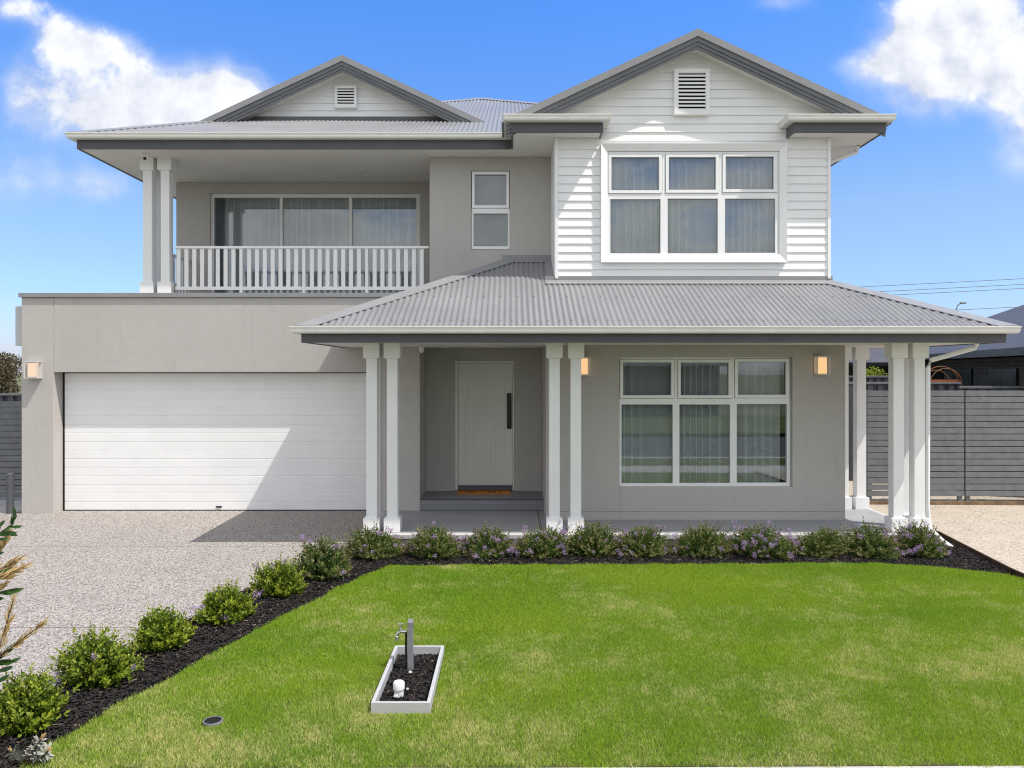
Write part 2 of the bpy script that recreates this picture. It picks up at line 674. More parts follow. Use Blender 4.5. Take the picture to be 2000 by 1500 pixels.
def tag(o, label=None, cat=None, group=None, kind=None):
    if label:
        o['label'] = label
    if cat:
        o['category'] = cat
    if group:
        o['group'] = group
    if kind:
        o['kind'] = kind
    return o


def thing(name, loc, label, cat, group=None):
    o = bpy.data.objects.new(name, None)
    COL.objects.link(o)
    o.location = loc
    o.empty_display_size = .2
    WL[o.name] = Vector(loc)
    return tag(o, label, cat, group)


def copy_tree(o, loc, parent=None):
    c = o.copy()
    COL.objects.link(c)
    if parent is None:
        c.location = loc
        WL[c.name] = Vector(loc)
    else:
        c.parent = parent
        if loc is not None:
            c.location = Vector(loc) - WL[parent.name]
            WL[c.name] = Vector(loc)
        else:
            WL[c.name] = WL[parent.name] + Vector(o.location)
    for ch in [x for x in bpy.data.objects if x.parent == o]:
        copy_tree(ch, None, c)
    return c


def corr(axis, a0, a1, lo, hi, zf, amp=.0105, pitch=.076, rows=3):
    """corrugated sheet: ribs run along the other axis between lo(a) and hi(a)"""
    V, Fs = [], []
    prev = None
    n = int((a1 - a0) / (pitch / 8))
    for i in range(n + 1):
        a = a0 + (a1 - a0) * i / n
        l, h = lo(a), hi(a)
        if h - l < .004:
            prev = None
            continue
        b = len(V)
        dz = amp * math.cos(2 * math.pi * a / pitch)
        for r in range(rows):
            t = l + (h - l) * r / (rows - 1)
            x, y = (a, t) if axis == 'x' else (t, a)
            V.append((x, y, zf(x, y) + dz))
        if prev is not None:
            for r in range(rows - 1):
                Fs.append((prev + r, b + r, b + r + 1, prev + r + 1))
        prev = b
    return V, Fs


def strip3(mb, p0, p1, off, lift):
    """parallelogram cap strip along p0-p1, reaching off to one side, with a small turned-down edge"""
    p0, p1, off = Vector(p0), Vector(p1), Vector(off)
    up = Vector((0, 0, lift))
    mb.face([p0 + up, p1 + up, p1 + off + up * .8, p0 + off + up * .8])
    mb.face([p0 + off + up * .8, p1 + off + up * .8, p1 + off + up * .35, p0 + off + up * .35])


# ================================================================== HOUSE
HOUSE = thing('house', (0, 12.2, 0), 'two storey house in grey render and white weatherboard with grey corrugated roofs', 'house')

Y_G, Y_GD = 12.15, 12.40          # garage front, garage door
Y_P, Y_PL, Y_A = 11.07, 11.79, 12.63   # porch wall, short wall left of the alcove, alcove back
Y_W, Y_U, Y_B = 11.18, 12.17, 13.81    # weatherboard wall, upper rendered wall, balcony back wall
Z_PS, Z_US = 2.622, 5.645         # porch soffit, upper soffit
ZC = 3.42

# ---- rendered walls
mb = MB()
mb.box(-7.76, -7.253, Y_G, 12.6, -.05, ZC)                                  # left pier
mb.box(-7.247, -2.0, Y_G, 12.42, 2.236, ZC)                                 # wall over the garage door
mb.box(-2.0, -1.306, Y_G, 12.42, 2.70, ZC)
mb.box(-7.76, -7.45, 12.6, 24, -.05, ZC)                                    # garage side wall
mb.box(-2.20, -2.0, Y_G, 12.6, 0, 2.236)                                    # right jamb
mb.build('garage_wall', M['render'], HOUSE, bevel=.006)

WX0, WX1, WZ0, WZ1 = PX(1209.5, Y_P), PX(1548, Y_P), PZ(951, Y_P), PZ(697, Y_P)
mb = MB()
mb.slab(.49, 4.805, -.05, Z_PS + .004, Y_P, Y_P + .24, [(WX0, WX1, WZ0, WZ1)])
mb.box(.49, .73, Y_P + .24, Y_A + .2, -.05, Z_PS + .004)                    # alcove right side
mb.box(-2.06, -1.415, Y_PL, Y_A + .2, -.05, Z_PS + .004)                    # short wall left of the alcove
DX0, DX1, DZ1 = PX(889, Y_A), PX(1004.5, Y_A), PZ(705, Y_A)
mb.slab(-1.415, .49, .0, Z_PS + .004, Y_A, Y_A + .2, [(DX0, DX1, .0, DZ1)])
mb.box(4.565, 4.805, Y_P + .24, 22, -.05, Z_PS + .004)                      # right side wall
mb.build('porch_wall', M['render'], HOUSE, bevel=.006)

# control joints in the lower wall (fine sealant lines)
mb = MB()
zj = PZ(999, Y_P)
mb.box(.50, 4.80, Y_P - .0015, Y_P + .003, zj - .003, zj + .003)
xj = PX(1211, Y_P)
mb.box(xj - .003, xj + .003, Y_P - .0015, Y_P + .003, .115, WZ0 - .005)
mb.build('control_joint', M['posttimber'], HOUSE)

SX0, SX1, SZ0, SZ1 = PX(920, Y_U), PX(996, Y_U), PZ(488, Y_U), PZ(333, Y_U)
BX0, BX1, BZ0, BZ1 = PX(410, Y_B), PX(820, Y_B), 3.31, PZ(377, Y_B)
mb = MB()
mb.slab(-1.306, .62, 3.0, Z_US + .004, Y_U, Y_U + .24, [(SX0, SX1, SZ0, SZ1)])
mb.box(-1.306, -1.08, Y_U + .24, Y_B, 3.0, Z_US + .004)
mb.build('upper_wall', M['render'], HOUSE, bevel=.006)
mb = MB()
mb.slab(-6.04, -1.306, 3.0, Z_US + .004, Y_B, Y_B + .24, [(BX0, BX1, BZ0, BZ1)])
mb.box(-6.04, -5.8, Y_B + .24, 23.0, 3.0, Z_US + .004)
mb.build('balcony_wall', M['render'], HOUSE, bevel=.006)

# back and side closure of the house body
mb = MB()
mb.box(-6.04, 4.62, 23.0, 23.24, 0, Z_US)
mb.build('rear_wall', M['render'], HOUSE)

# ---- parapet capping
mb = MB()
mb.box(-7.79, -1.306, Y_G - .035, Y_G + .33, ZC, ZC + .069)
mb.box(-7.79, -7.43, Y_G + .33, 24, ZC, ZC + .069)
mb.build('parapet_capping', M['cap'], HOUSE, bevel=.004)
mb = MB()
mb.box(-7.43, -1.306, Y_G + .33, 13.81, 3.18, 3.28)
mb.box(-7.43, -6.04, 13.81, 23.2, 3.18, 3.28)
mb.build('balcony_floor', M['concrete'], HOUSE)

# ---- garage door (ribbed sectional)
mb = MB()
prof = []
z = .012
p = .1385
while z < 2.25:
    prof += [(0, z), (0, z + p - .014), (.006, z + p - .009), (.006, z + p - .004)]
    z += p
gx0, gx1 = PX(126, Y_GD), -2.2
for i in range(len(prof) - 1):
    a, b = prof[i], prof[i + 1]
    if b[1] > 2.262:
        b = (b[0], 2.262)
    mb.face([(gx0, Y_GD + a[0], a[1]), (gx1, Y_GD + a[0], a[1]), (gx1, Y_GD + b[0], b[1]), (gx0, Y_GD + b[0], b[1])])
GD = mb.build('garage_door', M['white'], HOUSE)
mb = MB()
mb.box(-7.249, gx0 + .004, Y_GD - .004, Y_GD + .03, 0, 2.236)
mb.box(gx0, gx1, Y_GD - .002, Y_GD + .02, .0, .016)
mb.box(gx0, gx1, Y_GD - .012, Y_GD + .02, 2.226, 2.24)
mb.build('rubber_seal', M['seal'], GD)
mb = MB()
hx = PX(428, Y_GD)
mb.box(hx - .045, hx + .045, Y_GD - .02, Y_GD, .05, .075)
mb.build('handle', M['black'], GD, bevel=.004)
mb = MB()
mb.box(-7.25, -2.0, Y_GD + .1, Y_GD + .14, 0, 2.3)
mb.build('garage_back_panel', M['interior'], HOUSE)

# ---- weatherboards
GXC, GAP = 2.633, .466           # right gable centre and slope
GZA = PZ(58, 10.9)                # apex of the right gable roof
def board_wall(name, Y, x0, x1, z0, zt, pitch, limit=None, hole=None, proud=.017):
    """limit(z) -> (xl, xr)"""
    mb = MB()
    z = z0
    while z < zt - .01:
        ztop = min(z + pitch, zt)
        cuts = [z, ztop]
        if hole:
            for h in (hole[2], hole[3]):
                if z + .001 < h < ztop - .001:
                    cuts.append(h)
        cuts.sort()
        for a, b in zip(cuts[:-1], cuts[1:]):
            la = limit(a) if limit else (x0, x1)
            lb = limit(b) if limit else (x0, x1)
            la = (max(x0, la[0]), min(x1, la[1]))
            lb = (max(x0, lb[0]), min(x1, lb[1]))
            if la[1] - la[0] < .02:
                continue
            if lb[1] < lb[0]:
                lb = ((lb[0] + lb[1]) / 2,) * 2
            ya = Y - proud * (1 - (a - z) / pitch)
            yb = Y - proud * (1 - (b - z) / pitch)
            segs = [(la[0], la[1], lb[0], lb[1])]
            if hole and a >= hole[2] - .001 and b <= hole[3] + .001:
                segs = [(la[0], hole[0], lb[0], hole[0]), (hole[1], la[1], hole[1], lb[1])]
            for s in segs:
                mb.face([(s[0], ya, a), (s[1], ya, a), (s[3], yb, b), (s[2], yb, b)])
                if a == z:
                    mb.face([(s[0], ya, a), (s[0], Y + .002, a), (s[1], Y + .002, a), (s[1], ya, a)])
        z = ztop
    return mb


UX0, UX1, UZ0, UZ1 = PX(1186, Y_W), PX(1521, Y_W), PZ(498, Y_W), PZ(296, Y_W)
zb0 = PZ(543, Y_W)
def glim(z):
    h = (GZA - .13 - z) / GAP
    return (GXC - h, GXC + h)
mb = board_wall('weatherboard_wall', Y_W, .66, 4.60, zb0, GZA - .16, .1247, glim, (UX0, UX1, UZ0, UZ1))
WBW = mb.build('weatherboard_wall', M['white'], HOUSE)
mb = MB()
for x in (.625, 4.585):           # corner stops
    mb.box(x, x + .045, Y_W - .03, Y_W + .02, zb0 - .01, Z_US)
mb.box(.618, .64, Y_W + .02, Y_U, zb0 - .1, Z_US)
mb.box(4.60, 4.625, Y_W + .02, 23.0, zb0 - .1, Z_US)
mb.build('corner_trim', M['white'], WBW, bevel=.003)
mb = MB()
mb.box(.64, 4.60, Y_W + .004, Y_W + .02, zb0 - .05, UZ0)   # backing so no light leaks
mb.box(.64, UX0, Y_W + .004, Y_W + .02, UZ0, UZ1)
mb.box(UX1, 4.60, Y_W + .004, Y_W + .02, UZ0, UZ1)
mb.box(.64, 4.60, Y_W + .004, Y_W + .02, UZ1, 5.9)
mb.hexa([(.64, Y_W + .004, 5.9), (4.6, Y_W + .004, 5.9), (4.6, Y_W + .02, 5.9), (.64, Y_W + .02, 5.9),
         (GXC - .05, Y_W + .004, GZA - .22), (GXC + .05, Y_W + .004, GZA - .22), (GXC + .05, Y_W + .02, GZA - .22), (GXC - .05, Y_W + .02, GZA - .22)])
mb.build('backing_sheet', M['white'], WBW)


# ---- windows
def curtain_mesh(x0, x1, z0, z1, Y, seed, amp=.06, lam=.145):
    r = random.Random(seed)
    n = int((x1 - x0) / .008)
    V, Fs = [], []
    ph = 0
    for i in range(n + 1):
        x = x0 + (x1 - x0) * i / n
        ph += .008 / lam * 2 * math.pi * (0.55 + .9 * abs(math.sin(x * 2.3 + seed)) + .25 * math.sin(x * 7.1 + seed))
        a = amp * (.6 + .4 * math.sin(x * 3.7 + seed * 2))
        for k, z in enumerate((z0, (z0 + z1) / 2, z1)):
            V.append((x, Y + a * math.sin(ph) * (1 - .25 * k) + .01 * math.sin(ph * .31 + k), z))
    for i in range(n):
        for k in range(2):
            b = i * 3 + k
            Fs.append((b, b + 3, b + 4, b + 1))
    mb = MB()
    mb.v, mb.f = V, Fs
    return mb


def room(parent, x0, x1, z0, z1, y0, depth=2.2, mat=None):
    mb = MB()
    a, b, c, d = x0 - .02, x1 + .02, z0 - .02, z1 + .02
    y1 = y0 + depth
    mb.face([(a, y1, c), (b, y1, c), (b, y1, d), (a, y1, d)])
    mb.face([(a, y0, c), (a, y1, c), (a, y1, d), (a, y0, d)])
    mb.face([(b, y0, c), (b, y1, c), (b, y1, d), (b, y0, d)])
    mb.face([(a, y0, c), (b, y0, c), (b, y1, c), (a, y1, c)])
    mb.face([(a, y0, d), (b, y0, d), (b, y1, d), (a, y1, d)])
    return mb.build('room_interior', mat or M['interior'], parent)


def window(name, label, outer, Y, panes, sashes, cur, seed, frame_d=.07, curtain_top=.03):
    """outer/panes/sashes are px rects (x0,x1,y0,y1) on plane Y"""
    R = lambda r: (PX(r[0], Y), PX(r[1], Y), PZ(r[3], Y), PZ(r[2], Y))
    o = R(outer)
    g = .0035
    holes = []
    for i, p in enumerate(panes):
        a = R(p)
        if i in sashes:
            e = .05
            a = (a[0] - e, a[1] + e, a[2] - e, a[3] + e)
        holes.append(a)
    mb = MB()
    mb.slab(o[0], o[1], o[2], o[3], Y, Y + frame_d, holes)
    w = mb.build(name, M['white'], HOUSE, bevel=.003)
    if label:
        w['label'] = label
    if sashes:
        mb = MB()
        for i in sashes:
            a = R(panes[i])
            e = .05 - g * 1.6
            mb.slab(a[0] - e, a[1] + e, a[2] - e, a[3] + e, Y - .012, Y + .045, [a])
        mb.build('sash', M['white'], w, bevel=.003)
        mb = MB()
        for i in sashes:
            a = R(panes[i])
            e = .052
            mb.slab(a[0] - e, a[1] + e, a[2] - e, a[3] + e, Y + .046, Y + .052, [a])
        mb.build('sash_seal', M['seal'], w)
    mb = MB()
    for p in panes:
        a = R(p)
        e = .012
        mb.box(a[0] - e, a[1] + e, Y + .028, Y + .034, a[2] - e, a[3] + e)
    mb.build('pane', M['glass'], w)
    mb = MB()
    for p in panes:                       # dark glazing bead
        a = R(p)
        t = .006
        mb.slab(a[0], a[1], a[2], a[3], Y + .018, Y + .027, [(a[0] + t, a[1] - t, a[2] + t, a[3] - t)])
    mb.build('glazing_bead', M['pvcgrey'], w)
    for c in cur:
        cm = curtain_mesh(PX(c[0], Y), PX(c[1], Y), o[2] + .02, o[3] - curtain_top, Y + .15, seed)
        cm.build('curtain', M['curtain'], w, smooth=False)
    room(w, o[0], o[1], o[2], o[3], Y + frame_d, depth=2.2 if cur else .14, mat=M['interior'] if cur else M['paneback'])
    return w


W1 = window('window', 'six light window in white frame on the weatherboard wall', (1186, 1521, 296, 498), Y_W - .02,
            [(1194, 1287, 307, 372), (1306, 1398, 307, 371), (1417, 1511, 306, 370), (1192, 1290, 389, 495), (1304, 1402, 388, 495), (1416, 1514, 388, 494)],
            (0, 1, 2), [(1186, 1521)], 3)
mb = MB()                                 # deep picture-frame trim, mitred
ox0, ox1, oz0, oz1 = PX(1173, Y_W), PX(1534, Y_W), PZ(513.5, Y_W), PZ(283, Y_W)
ix0, ix1, iz0, iz1 = UX0 + .002, UX1 - .002, UZ0 + .002, UZ1 - .002
yo, yi, yb = Y_W - .075, Y_W - .035, Y_W + .0
for A, B, C, D in (((ox0, oz0), (ox1, oz0), (ix1, iz0), (ix0, iz0)), ((ox1, oz0), (ox1, oz1), (ix1, iz1), (ix1, iz0)),
                   ((ox1, oz1), (ox0, oz1), (ix0, iz1), (ix1, iz1)), ((ox0, oz1), (ox0, oz0), (ix0, iz0), (ix0, iz1))):
    mb.hexa([(A[0], yo, A[1]), (B[0], yo, B[1]), (C[0], yi, C[1]), (D[0], yi, D[1]),
             (A[0], yb, A[1]), (B[0], yb, B[1]), (C[0], yb, C[1]), (D[0], yb, D[1])])
mb.build('window_trim', M['white'], W1)

W2 = window('window', 'six light window with white frame in the shaded porch wall', (1209.5, 1544, 697.5, 950.7), Y_P + .06,
            [(1217, 1311, 708, 772), (1329.5, 1423, 708, 772), (1441, 1535, 707, 771), (1214, 1314, 790, 944), (1327, 1426, 790, 943.5), (1439, 1537, 789, 943)],
            (0, 1, 2), [(1209, 1530)], 8)
W3 = window('window', 'narrow two light window in the upper rendered wall', (921, 995.5, 334, 487), Y_U + .03,
            [(927, 989, 341, 401), (925, 992, 417, 481)], (0,), [], 5)
# sliding balcony door
SD = window('sliding_door', 'wide three panel glass door behind the balcony railing', (410, 820, 377, 822), Y_B + .06,
            [(418, 546, 386, 815), (552, 681, 386, 815), (688, 813, 386, 815)], (), [(432, 818)], 11)
SD.scale = (1, 1, 1)

# ---- front door
mb = MB()
x0, x1, z0, z1 = PX(894.5, Y_A), PX(1000.6, Y_A), .37, PZ(710, Y_A)
gx0_, gx1_, gz0_, gz1_ = PX(907, Y_A), PX(986, Y_A), PZ(922, Y_A), PZ(725, Y_A)
yd = Y_A + .05
mb.slab(x0, x1, z0, z1, yd, yd + .04, [(gx0_, gx1_, gz0_, gz1_)])
nb = 9
for i in range(nb):                       # v-grooved infill boards
    a = gx0_ + (gx1_ - gx0_) * i / nb
    b = gx0_ + (gx1_ - gx0_) * (i + 1) / nb
    y2 = yd + .009
    mb.face([(a, y2 + .004, gz0_), (a + .006, y2, gz0_), (a + .006, y2, gz1_), (a, y2 + .004, gz1_)])
    mb.face([(a + .006, y2, gz0_), (b - .006, y2, gz0_), (b - .006, y2, gz1_), (a + .006, y2, gz1_)])
    mb.face([(b - .006, y2, gz0_), (b, y2 + .004, gz0_), (b, y2 + .004, gz1_), (b - .006, y2, gz1_)])
FD = mb.build('front_door', M['door'], HOUSE)
mb = MB()
mb.slab(DX0, DX1, .30, DZ1, Y_A - .008, Y_A + .12, [(x0 - .004, x1 + .004, .29, z1 + .004)])
mb.build('door_frame', M['door'], FD, bevel=.004)
mb = MB()
mb.box(x0, x1, Y_A + .0, Y_A + .11, .30, .335)
mb.box(x0, x1, Y_A + .06, Y_A + .1, .336, .37)
mb.build('threshold', M['capdark'], FD)
mb = MB()
hx0, hx1 = PX(990, Y_A), PX(999, Y_A)
hz0, hz1 = PZ(838, Y_A), PZ(768, Y_A)
mb.box(hx0, hx1, yd - .012, yd, hz0, hz1)
mb.box(hx0 + .012, hx1 - .012, yd - .07, yd - .045, hz0 + .03, hz1 - .03)
mb.box(hx0 + .02, hx1 - .02, yd - .046, yd - .011, hz0 + .07, hz0 + .1)
mb.box(hx0 + .02, hx1 - .02, yd - .046, yd - .011, hz1 - .1, hz1 - .07)
DH = mb.build('door_handle', M['black'], FD, bevel=.003)
mb = MB()
mb.box(-1.3, .4, Y_A + .14, Y_A + .16, .2, 2.6)
mb.build('hall_back_panel', M['interior'], HOUSE)

# ---- porch slab, step
mb = MB()
mb.prism([(-2.05, 10.08), (5.58, 10.08), (5.58, 12.6), (4.80, 12.6), (4.80, Y_P), (.49, Y_P), (.49, Y_PL), (-2.05, Y_PL)], -.25, .108)
SLAB = mb.build('porch_slab', M['render'], HOUSE)
mb = MB()
mb.prism([(-2.05, 10.16), (5.50, 10.16), (5.50, 12.6), (4.805, 12.6), (4.805, Y_P), (.49, Y_P), (.49, Y_PL), (-2.05, Y_PL)], .108, .114)
mb.build('floor_tile', M['tile'], SLAB)
mb = MB()
mb.box(-2.07, 5.60, 10.05, 10.157, .06, .1145)
mb.box(5.503, 5.60, 10.157, 12.6, .06, .1145)
mb.build('nosing', M['nosing'], SLAB, bevel=.004)
mb = MB()
xg = PX(1052, 11)
mb.box(xg - .004, xg + .004, 10.16, Y_PL, .1141, .1152)
mb.box(.40, .405, 10.16, Y_PL, .1141, .1152)
mb.build('tile_joint', M['seal'], SLAB)
mb = MB()
mb.box(-1.413, .488, Y_PL + .004, Y_A - .002, .1, .28)
STEP = mb.build('step', M['steptile'], HOUSE)
mb = MB()
mb.box(-1.413, .488, Y_PL - .002, Y_PL + .012, .274, .2815)
mb.box(-1.413, .488, Y_PL - .002, Y_PL + .006, .114, .12)
mb.build('step_trim', M['seal'], STEP)

# ---- columns
def column(z0, z1, first=[None, None]):
    mb = MB()
    mb.box(-.071, .071, -.071, .071, .1, z1 - z0 - .1)
    c = mb.build('column', M['white'], HOUSE, bevel=.004, loc=(0, 0, z0))
    WL[c.name] = Vector((0, 0, z0))
    mb = MB()
    mb.box(-.107, .107, -.107, .107, 0, .182)
    mb.box(-.086, .086, -.086, .086, .182, .192)
    b = mb.build('base', M['white'], c, bevel=.003, loc=(0, 0, z0))
    mb = MB()
    h = z1 - z0
    mb.box(-.107, .107, -.107, .107, h - .198, h)
    mb.box(-.082, .082, -.082, .082, h - .206, h - .198)
    k = mb.build('capital', M['white'], c, bevel=.003, loc=(0, 0, z0))
    return c


def place_cols(spots, z0, z1):
    first = None
    for x, y in spots:
        if first is None:
            first = column(z0, z1)
            first.location = Vector((x, y, z0)) - WL[HOUSE.name]
        else:
            copy_tree(first, (x, y, z0), HOUSE)


yc = 10.2 + .107
place_cols([(-1.872, yc), (-1.598, yc), (-1.872, yc + .276),
            (.566, yc), (.852, yc),
            (5.155, yc), (5.435, yc), (5.435, yc + .28),
            (5.15, 11.98), (5.42, 11.98)], .114, Z_PS + .006)
yb_ = 12.2 + .107
place_cols([(-5.81, yb_), (-5.53, yb_), (-5.81, yb_ + .28)], ZC + .069, Z_US + .006)

# ---- balcony railing
YR = 12.31
rail = MB()
rx0, rx1 = PX(343, YR), PX(838, YR)
zt, zbm = PZ(481, YR), PZ(560, YR)
rail.box(rx0, rx1, YR - .03, YR + .03, zt - .04, zt)
RA = rail.build('balcony_railing', M['white'], HOUSE, bevel=.006)
mb = MB()
mb.box(rx0, rx1, YR - .018, YR + .018, zbm - .055, zbm)
mb.build('bottom_rail', M['white'], RA, bevel=.004)
bal = None
for i in range(33):
    x = PX(349 + 122.5 / 8 * i, YR)
    if x > rx1 - .03:
        break
    if i % 8 == 0 and i > 0:
        mb = MB()
        mb.box(x - .025, x + .025, YR - .025, YR + .025, ZC + .069, zt - .041)
        mb.build('post', M['white'], RA, bevel=.003)
        continue
    if bal is None:
        mb = MB()
        mb.box(-.032, .032, -.009, .009, 0, zt - zbm - .041)
        bal = mb.build('baluster', M['white'], RA, bevel=.002, loc=(x, YR, zbm + .0005))
    else:
        copy_tree(bal, (x, YR, zbm + .0005), RA)
# side return of the railing
mb = MB()
mb.box(-5.84, -5.78, 12.72, Y_B, zt - .04, zt)
RB = mb.build('balcony_railing', M['white'], HOUSE, bevel=.006)
mb = MB()
mb.box(-5.828, -5.792, 12.72, Y_B, zbm - .055, zbm)
mb.build('bottom_rail', M['white'], RB)
bal2 = None
for i in range(8):
    y = 12.8 + i * .128
    if bal2 is None:
        mb = MB()
        mb.box(-.009, .009, -.032, .032, 0, zt - zbm - .041)
        bal2 = mb.build('baluster', M['white'], RB, loc=(-5.81, y, zbm + .0005))
    else:
        copy_tree(bal2, (-5.81, y, zbm + .0005), RB)

# ---- porch roof
S = .46
PX0, PX1, PY0 = -2.755, 6.33, 9.50
ZE = E + .512
zf_front = lambda x, y: ZE + S * (y - PY0)
zf_left = lambda x, y: ZE + S * (x - PX0)
zf_right = lambda x, y: ZE + S * (PX1 - x)
mb = MB()
Vp, Fp = corr('x', PX0 + .03, PX1 - .03, lambda x: PY0 + .03,
              lambda x: min(PY0 + (x - PX0), PY0 + (PX1 - x), (Y_U - .004) if x < .622 else (Y_W - .006)), zf_front)
mb.v, mb.f = Vp, Fp
PR = mb.build('porch_roof', M['roof'], HOUSE, smooth=True)
mb = MB()
V2, F2 = corr('y', PY0 + .03, Y_G, lambda y: PX0 + .03, lambda y: min(PX0 + (y - PY0), -.2), zf_left)
mb.v, mb.f = V2, F2
mb.build('side_slope', M['roof'], PR, smooth=True)
mb = MB()
V3, F3 = corr('y', PY0 + .03, 12.62, lambda y: max(PX1 - (y - PY0), 4.63), lambda y: PX1 - .03, zf_right)
mb.v, mb.f = V3, F3
mb.build('side_slope', M['roof'], PR, smooth=True)
mb = MB()                                   # hip caps
tl = Y_U - PY0
a, b = (PX0 + .03, PY0 + .03, ZE + .014), (PX0 + tl, Y_U - .003, ZE + S * tl)
strip3(mb, a, b, (.25, 0, 0), .022)
strip3(mb, a, b, (0, .25, 0), .022)
mb.build('hip_cap', M['cap'], PR)
mb = MB()
tr = Y_W - PY0
a, b = (PX1 - .03, PY0 + .03, ZE + .014), (PX1 - tr, Y_W - .003, ZE + S * tr)
strip3(mb, a, b, (-.25, 0, 0), .022)
strip3(mb, a, b, (0, .25, 0), .022)
mb.build('hip_cap', M['cap'], PR)
mb = MB()                                   # apron flashings where the roof meets the walls
def apron(x0, x1, yw):
    z1 = zf_front(0, yw)
    zl = zf_front(0, yw - .14)
    mb.face([(x0, yw - .14, zl + .02), (x1, yw - .14, zl + .02), (x1, yw - .02, z1 + .015), (x0, yw - .02, z1 + .015)])
    mb.face([(x0, yw - .14, zl + .008), (x1, yw - .14, zl + .008), (x1, yw - .14, zl + .02), (x0, yw - .14, zl + .02)])
    mb.face([(x0, yw - .02, z1 + .015), (x1, yw - .02, z1 + .015), (x1, yw - .02, z1 + .075), (x0, yw - .02, z1 + .075)])
    mb.face([(x0, yw - .02, z1 + .075), (x1, yw - .02, z1 + .075), (x1, yw, z1 + .075), (x0, yw, z1 + .075)])
apron(.48, 4.66, Y_W)
apron(PX0 + tl - .06, .62, Y_U)
mb.face([(.52, Y_W - .13, zf_front(0, Y_W - .13) + .018), (.615, Y_W - .13, zf_front(0, Y_W - .13) + .018),
         (.615, Y_U - .01, zf_front(0, Y_U) + .018), (.52, Y_U - .01, zf_front(0, Y_U) + .018)])
mb.build('apron_flashing', M['cap'], PR)
# roof screws
screw = None
for yy in (9.72, 10.55):
    x = PX0 + .3
    while x < PX1 - .3:
        xc = round(x / .076) * .076
        hi = min(PY0 + (xc - PX0), PY0 + (PX1 - xc)) - .2
        if yy < hi:
            p = (xc, yy, zf_front(0, yy) + .0105)
            if screw is None:
                m = MB()
                m.lathe([(.008, -.002), (.008, .007), (.003, .010)], (0, 0, 0), 6)
                screw = m.build('roof_screw', M['capdark'], PR, loc=p)
            else:
                copy_tree(screw, p, PR)
        x += .152 if yy < 10 else .228

GUT = [(0, -.02), (0, -.088), (.086, -.088), (.101, -.079), (.107, -.055), (.110, -.024), (.117, -.013), (.117, 0), (.105, .002), (.10, -.018)]
FAS = [(-.025, 0), (0, 0), (0, .17), (-.025, .17)]
def eave(path, ztop, zbot, parent):
    g = MB()
    g.sweep(GUT, path, ztop)
    g.build('gutter', M['gutter'], parent)
    f = MB()
    f.sweep([(o, d * ((ztop - .02 - zbot) / .17)) for o, d in FAS], path, zbot)
    f.build('fascia', M['fascia'], parent)


ppath = [(-2.64, Y_G - .002), (-2.64, 9.62), (6.19, 9.62), (6.19, 12.62)]
eave(ppath, 2.814, 2.614, PR)
mb = MB()
mb.prism([(-2.612, 9.648), (6.162, 9.648), (6.162, 12.62), (4.9, 12.62), (4.9, Y_A + .1), (-1.9, Y_A + .1), (-1.9, Y_PL + .1), (-2.01, Y_G - .003), (-2.612, Y_G - .003)], Z_PS + .004, Z_PS + .03)
mb.build('porch_soffit', M['soffit'], PR)
mb = MB()                                    # closing gable at the rear end of the side verandah
mb.face([(4.7, 12.62, Z_PS), (6.17, 12.62, Z_PS), (6.3, 12.62, ZE), (4.7, 12.62, zf_right(4.7, 0))])
mb.build('verandah_end', M['fascia'], PR)

# ---- upper main hip roof
SM = .44
MX0, MX1, MY0 = -6.77, 5.37, 11.62
ZM = E + 3.574
half = (MX1 - MX0) / 2
mxa = (MX0 + MX1) / 2
zm_front = lambda x, y: ZM + SM * (y - MY0)
mb = MB()
Vm, Fm = corr('x', MX0 + .03, MX1 - .03, lambda x: MY0 + .03 if x < -.1 else MY0 + .03 + max(0, min(1.2, (x + .1))) ,
              lambda x: min(MY0 + (x - MX0), MY0 + (MX1 - x)), zm_front, rows=2)
mb.v, mb.f = Vm, Fm
MR = mb.build('main_roof', M['roof'], HOUSE, smooth=True)
mb = MB()
yb2 = MY0 + half
YE = 23.6
mb.face([(MX0, MY0, ZM), (mxa, yb2, ZM + SM * half), (mxa, YE, ZM + SM * half), (MX0, YE, ZM)])
mb.face([(MX1, MY0, ZM), (MX1, YE, ZM), (mxa, YE, ZM + SM * half), (mxa, yb2, ZM + SM * half)])
mb.face([(MX0, YE, ZM), (mxa, YE, ZM + SM * half), (MX1, YE, ZM)])
mb.build('side_slope', M['roof'], MR)
mb = MB()
a, b = (MX0 + .03, MY0 + .03, ZM + .014), (mxa, yb2, ZM + SM * half)
strip3(mb, a, b, (.24, 0, 0), .022)
strip3(mb, a, b, (0, .24, 0), .022)
mb.build('hip_cap', M['cap'], MR)
mb = MB()
a = (MX1 - .03, MY0 + .03, ZM + .014)
strip3(mb, a, b, (-.24, 0, 0), .022)
strip3(mb, a, b, (0, .24, 0), .022)
mb.build('hip_cap', M['cap'], MR)
# eaves
eave([(-6.63, 23.4), (-6.63, 11.70), (-.02, 11.70)], 5.862, 5.637, MR)
mb = MB()
mb.prism([(-6.605, 11.728), (4.6, 11.728), (4.6, 13.9), (-5.9, 13.9), (-5.9, 23.3), (-6.605, 23.3)], Z_US + .005, Z_US + .03)
mb.build('upper_soffit', M['soffit'], MR)

# ---- front gablet on the main roof
def chevron(mb, xc, za, slope, h0, h1, d0, d1, y0, y1):
    """two rake boards: vertical offsets d0..d1 below the roof line za; from the apex out to half-width h0 (left) / h1 (right)"""
    for sgn, h in ((-1, h0), (1, h1)):
        xe = xc + sgn * h
        ze = za - slope * h
        p = [(xc, y0, za - d1), (xe, y0, ze - d1), (xe, y1, ze - d1), (xc, y1, za - d1),
             (xc, y0, za - d0), (xe, y0, ze - d0), (xe, y1, ze - d0), (xc, y1, za - d0)]
        mb.hexa(p)


